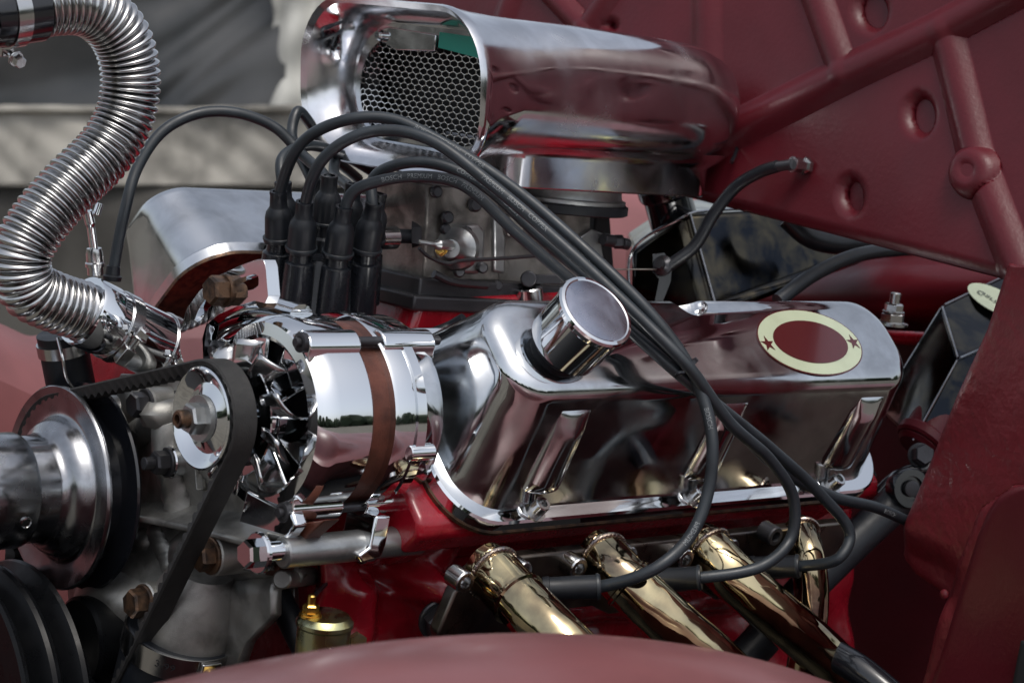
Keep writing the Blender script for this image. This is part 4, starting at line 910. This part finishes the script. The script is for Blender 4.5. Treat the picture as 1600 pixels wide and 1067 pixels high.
bm = B(); lathe(bm, [(-.002, .0075), (.001, .0080), (.002, .006), (.004, .0040), (.008, .0035), (.008, 0)], at(1036, 415, D=1.66), V((-.9, -.3, .2)), 32); obj('cable_end', bm, 'darkmetal', tcb, ang=30)
bm = B(); tube(bm, [at(955, 421, D=1.66), at(1036, 421, D=1.66)], .0006, 8); obj('inner_wire', bm, 'carb', tcb)
bm = B(); prism(bm, [at(a, b, D=1.67) for a, b in ((1020, 398), (1038, 395), (1050, 415), (1048, 440), (1024, 500), (1018, 498), (1030, 436), (1020, 425))], (.004, .004, 0)); obj('cable_bracket', bm, 'black', tcb)

# ---- dark polished heater box
hb = thing('heater_box', at(1150, 480, D=1.80), 'dark glossy heater box with stained face and black cap under the hood edge', 'heater box')
def hp_(a, b, d=1.76): return at(a, b, D=d)
fr_ = [(988, 388), (1000, 372), (1062, 338), (1096, 340), (1118, 470), (1078, 496), (1000, 520), (988, 470)]
tp_ = [(1064, 336), (1120, 314), (1400, 300), (1400, 400), (1330, 402), (1120, 472), (1098, 342)]
bm = B(); 
q = [at(988, 390, D=1.74), at(1068, 337, D=1.72), at(1118, 478, D=1.71), at(1000, 520, D=1.73)]
q2 = [at(1068, 337, D=1.72), at(1135, 316, D=1.76), at(1420, 300, D=1.92), at(1420, 380, D=1.90), at(1118, 478, D=1.71)]
A_ = [bm.verts.new(p) for p in q]; off = V((.16, .20, -.02))
vs = dict(a=q[0], b=q[1], c=q[2], d=q[3], e=q2[2], f=q2[3])
bm.free(); bm = B(); bk = V(fw)*.14
pts = [at(988, 392, D=1.74), at(1062, 342, D=1.72), at(1078, 334, D=1.722), at(1400, 322, D=1.90), at(1400, 372, D=1.89), at(1330, 404, D=1.85), at(1118, 478, D=1.715), at(1100, 482, D=1.712), at(1000, 520, D=1.73), at(988, 505, D=1.735)]
vv = [bm.verts.new(p) for p in pts]; bb_ = [bm.verts.new(p+bk+V((0, 0, .02))) for p in pts]
bm.faces.new((vv[0], vv[1], vv[7], vv[8], vv[9])); bm.faces.new((vv[1], vv[2], vv[6], vv[7])); bm.faces.new((vv[2], vv[3], vv[4], vv[5], vv[6]))
for i in range(10): bm.faces.new((vv[i], vv[(i+1) % 10], bb_[(i+1) % 10], bb_[i]))
obj('casing', bm, 'blackbox', hb, bev=.004, ang=30)
bm = B(); tube(bm, [at(1085, 496, D=1.705), at(1118, 483, D=1.70), at(1332, 405, D=1.835), at(1400, 374, D=1.88)], .0055, 16); obj('casing_lip', bm, 'blackbox', hb, ang=70)
bm = B(); tube(bm, spline([pts[9], pts[0], pts[1], pts[2], at(1180, 325, D=1.78)], 8), .0012, 8); obj('front_edge_glint', bm, 'pulley', hb)  # pale steel bead laid on the rim as its highlight
bm = B(); tube(bm, [pts[2]-V(fw)*.001, pts[6]-V(fw)*.001], .0011, 8); obj('corner_edge_glint', bm, 'pulley', hb)  # same bead for the corner's highlight
bm = B(); cyl(bm, at(1055, 352, D=1.76), at(1040, 300, D=1.75), .020, 40, .002); lathe(bm, [(0, .022), (.003, .0235), (.010, .0235), (.012, .021), (.012, 0)], at(1043, 306, D=1.75), at(1040, 300, D=1.75)-at(1055, 352, D=1.76), 40); obj('filler_cap', bm, 'black', hb, ang=30)
bm = B(); tube(bm, spline([at(1230, 340, D=1.72), at(1262, 368, D=1.72), at(1300, 380, D=1.73), at(1350, 378, D=1.75)]), .009, 18); obj('duct_hose', bm, 'rubber', hb)
# ---- box standing in for the mirrored rocker cover, its badge a modelled reflection
pb = thing('mirrored_cover_box', at(1450, 600, D=1.74), 'dark box standing in for the mirrored rocker cover with its reversed badge', 'box')
q = [at(1370, 600, D=1.70), at(1410, 590, D=1.695), at(1472, 478, D=1.71), at(1575, 430, D=1.78), at(1640, 520, D=1.80), at(1640, 640, D=1.79), at(1425, 660, D=1.70)]
bm = B()
a1, a2, a3, a4, a5 = at(1400, 600, D=1.70), at(1472, 478, D=1.71), at(1640, 400, D=1.82), at(1640, 590, D=1.74), at(1425, 680, D=1.66)
t1, t2, t3 = at(1462, 474, D=1.76), at(1600, 420, D=1.86), at(1480, 600, D=1.64)
mid_r = at(1535, 545, D=1.66)
low_l, low_r = at(1412, 640, D=1.655), at(1640, 680, D=1.70)
va = {k: bm.verts.new(p) for k, p in dict(l=at(1372, 640, D=1.74), tl=at(1472, 478, D=1.73), tr=at(1640, 398, D=1.86), mr=at(1640, 500, D=1.78), ml=at(1497, 560, D=1.665), bl=at(1425, 690, D=1.67), br=at(1640, 690, D=1.70), bk1=at(1372, 640, D=1.9), bk2=at(1472, 478, D=1.9), bk3=at(1640, 398, D=1.98), bk4=at(1640, 690, D=1.9), bk5=at(1425, 690, D=1.9)).items()}
for f in (('tl', 'tr', 'mr', 'ml'), ('l', 'tl', 'ml', 'bl'), ('ml', 'mr', 'br', 'bl'), ('l', 'tl', 'bk2', 'bk1'), ('tl', 'tr', 'bk3', 'bk2'), ('l', 'bl', 'bk5', 'bk1'), ('bl', 'br', 'bk4', 'bk5'), ('tr', 'mr', 'br', 'bk4', 'bk3'), ('bk1', 'bk2', 'bk3', 'bk4', 'bk5')): bm.faces.new([va[k] for k in f])
P_tl, P_tr, P_mr, P_ml = (va[k].co.copy() for k in ('tl', 'tr', 'mr', 'ml'))
EV = {k: va[k].co.copy() for k in ('l', 'tl', 'tr', 'ml', 'mr', 'bl')}
obj('casing', bm, 'blackbox', pb, bev=.003, ang=30)
for a_, b_ in (('tl', 'tr'), ('l', 'tl'), ('tl', 'ml'), ('ml', 'mr'), ('ml', 'bl')):  # pale steel beads drawn in place of highlights along the box edges
    bm = B(); tube(bm, [EV[a_].lerp(EV[b_], .02), EV[a_].lerp(EV[b_], .98)], .0009, 8); obj('edge', bm, 'pulley', pb)
nb = (P_tr-P_tl).cross(P_ml-P_tl).normalized()
if nb.dot(V(CP)-P_tl) < 0: nb = -nb
bcx = onplane(1556, 470, P_tl+nb*.0006, nb); ux = (P_tr-P_tl).normalized(); uy = nb.cross(ux)
bm = B(); prism(bm, [bcx+ux*.020*math.cos(a)+uy*.026*math.sin(a) for a in [2*math.pi*k/48 for k in range(48)]], nb*.0006); bdg = obj('mirrored_badge', bm, 'cream', pb)  # reflection of the cover's badge built as a solid oval
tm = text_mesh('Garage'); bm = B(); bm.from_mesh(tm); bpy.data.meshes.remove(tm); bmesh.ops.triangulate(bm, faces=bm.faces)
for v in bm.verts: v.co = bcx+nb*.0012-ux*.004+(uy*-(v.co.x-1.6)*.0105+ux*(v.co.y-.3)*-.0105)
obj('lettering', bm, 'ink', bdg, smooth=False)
# stud with nuts
sn = thing('bulkhead_stud', at(1390, 512, D=1.70), 'shiny stud with stacked nuts and washer on the red shelf', 'stud')
p = at(1393, 508, D=1.70)
bm = B(); lathe(bm, [(0, 0), (0, .013), (.002, .013), (.002, 0)], p, (0, 0, 1), 28); obj('washer', bm, 'steel', sn, ang=30)
bm = B(); hexa(bm, p+V((0, 0, .002)), (0, 0, 1), .0098, .007, .0105, .001); obj('nut', bm, 'steel', sn, ang=25)
bm = B(); hexa(bm, p+V((0, 0, .0105)), (0, 0, 1), .0075, .006, .009, .001, .4); obj('nut', bm, 'steel', sn, ang=25)
bm = B(); cyl(bm, p, p+V((0, 0, .026)), .0042, 16); obj('stud', bm, 'steel', sn)
# black bonnet hose behind cover
bm = B(); tube(bm, spline([at(1215, 470, D=1.64), at(1270, 430, D=1.66), at(1330, 402, D=1.68), at(1400, 390, D=1.72), at(1480, 390, D=1.80)]), .0058, 18); obj('heater_hose', bm, 'rubber', None, 'black heater hose rising behind the rocker cover to the hood edge', 'hose')
bm = B(); lathe(bm, [(-.004, .030), (-.003, .033), (.003, .033), (.004, .030)], at(1195, 515, D=1.66), V((.1, .2, 1)), 48, caps=False); obj('yellow_ring', bm, 'yzinc', None, 'thin yellow zinc ring peeking over the rocker cover top edge', 'ring')
bm = B(); bmesh.ops.create_uvsphere(bm, u_segments=24, v_segments=16, radius=.006)
for v in bm.verts: v.co = at(1055, 490, D=1.56)+V((v.co.x, v.co.y, v.co.z*.8))
obj('brass_knob', bm, 'brass', None, 'little brass knob behind the cover scallop', 'knob')
# steering shaft with eye
ss = thing('steering_shaft', at(1240, 950, D=1.58), 'black steering shaft rising to a bolted eye at the side panel', 'steering shaft')
bm = B(); tube(bm, spline([at(1060, 1130, D=1.55), at(1180, 1010, D=1.57), at(1250, 930, D=1.58), at(1330, 850, D=1.60), at(1400, 785, D=1.62), at(1425, 762, D=1.62)]), .0140, 24); obj('shaft', bm, 'rubber', ss)
e = at(1423, 763, D=1.605); bm = B(); lathe(bm, [(-.012, 0), (-.012, .015), (0, .0155), (.002, .0145), (.002, .0095), (-.001, .009), (-.001, 0)], e, -V(fw)+V(rt)*.3, 32); obj('eye', bm, 'black', ss, ang=30)
bm = B(); lathe(bm, [(0, .0065), (.003, .006), (.004, 0)], e, -V(fw)+V(rt)*.3, 24); obj('eye_pin', bm, 'darkmetal', ss)
# dark linkage bits beyond the cover
lk = thing('pedal_linkage', at(1430, 720, D=1.66), 'dark jointed linkage with bright edges beside the side panel', 'linkage')
bm = B(); tube(bm, spline([at(1372, 770, D=1.64), at(1395, 748, D=1.64), at(1420, 735, D=1.64), at(1445, 732, D=1.64), at(1470, 715, D=1.65)]), .0045, 14); obj('rod', bm, 'black', lk)
bm = B(); hexa(bm, at(1437, 712, D=1.64), V((-.5, -.8, .3)), .0085, .01, .010, .002); obj('joint_nut', bm, 'darkmetal', lk, ang=25)
bm = B(); cyl(bm, at(1432, 700, D=1.68), at(1490, 610, D=1.70), .018, 32, .003); lathe(bm, [(0, .019), (.002, .021), (.008, .021), (.010, .019)], at(1436, 692, D=1.68), at(1490, 610, D=1.70)-at(1432, 700, D=1.68), 32); obj('red_sleeve', bm, 'paint', lk, ang=30)
bm = B(); prism(bm, [at(a, b, D=1.66) for a, b in ((1345, 738), (1362, 728), (1370, 742), (1366, 756), (1350, 760))], V(fw)*.01); obj('end_tab', bm, 'black', lk, bev=.001)
# collector stub at the header's rear
bm = B(); tube(bm, spline([at(1200, 960, D=1.53), at(1290, 1015, D=1.50), at(1345, 1048, D=1.48), at(1420, 1110, D=1.46)], 10), .011, 20); obj('rear_pipe', bm, 'black', None, 'dark pipe crossing behind the rearmost gold header pipe', 'pipe')
# black sheet added below the engine bay to stand in for its shade
bm = B(); prism(bm, [(-.6, -.50, .40), (.95, -.50, .40), (.95, .42, .40), (-.6, .42, .40)], (0, 0, .01)); obj('bay_shade', bm, 'dark', None, kind='structure', smooth=False)
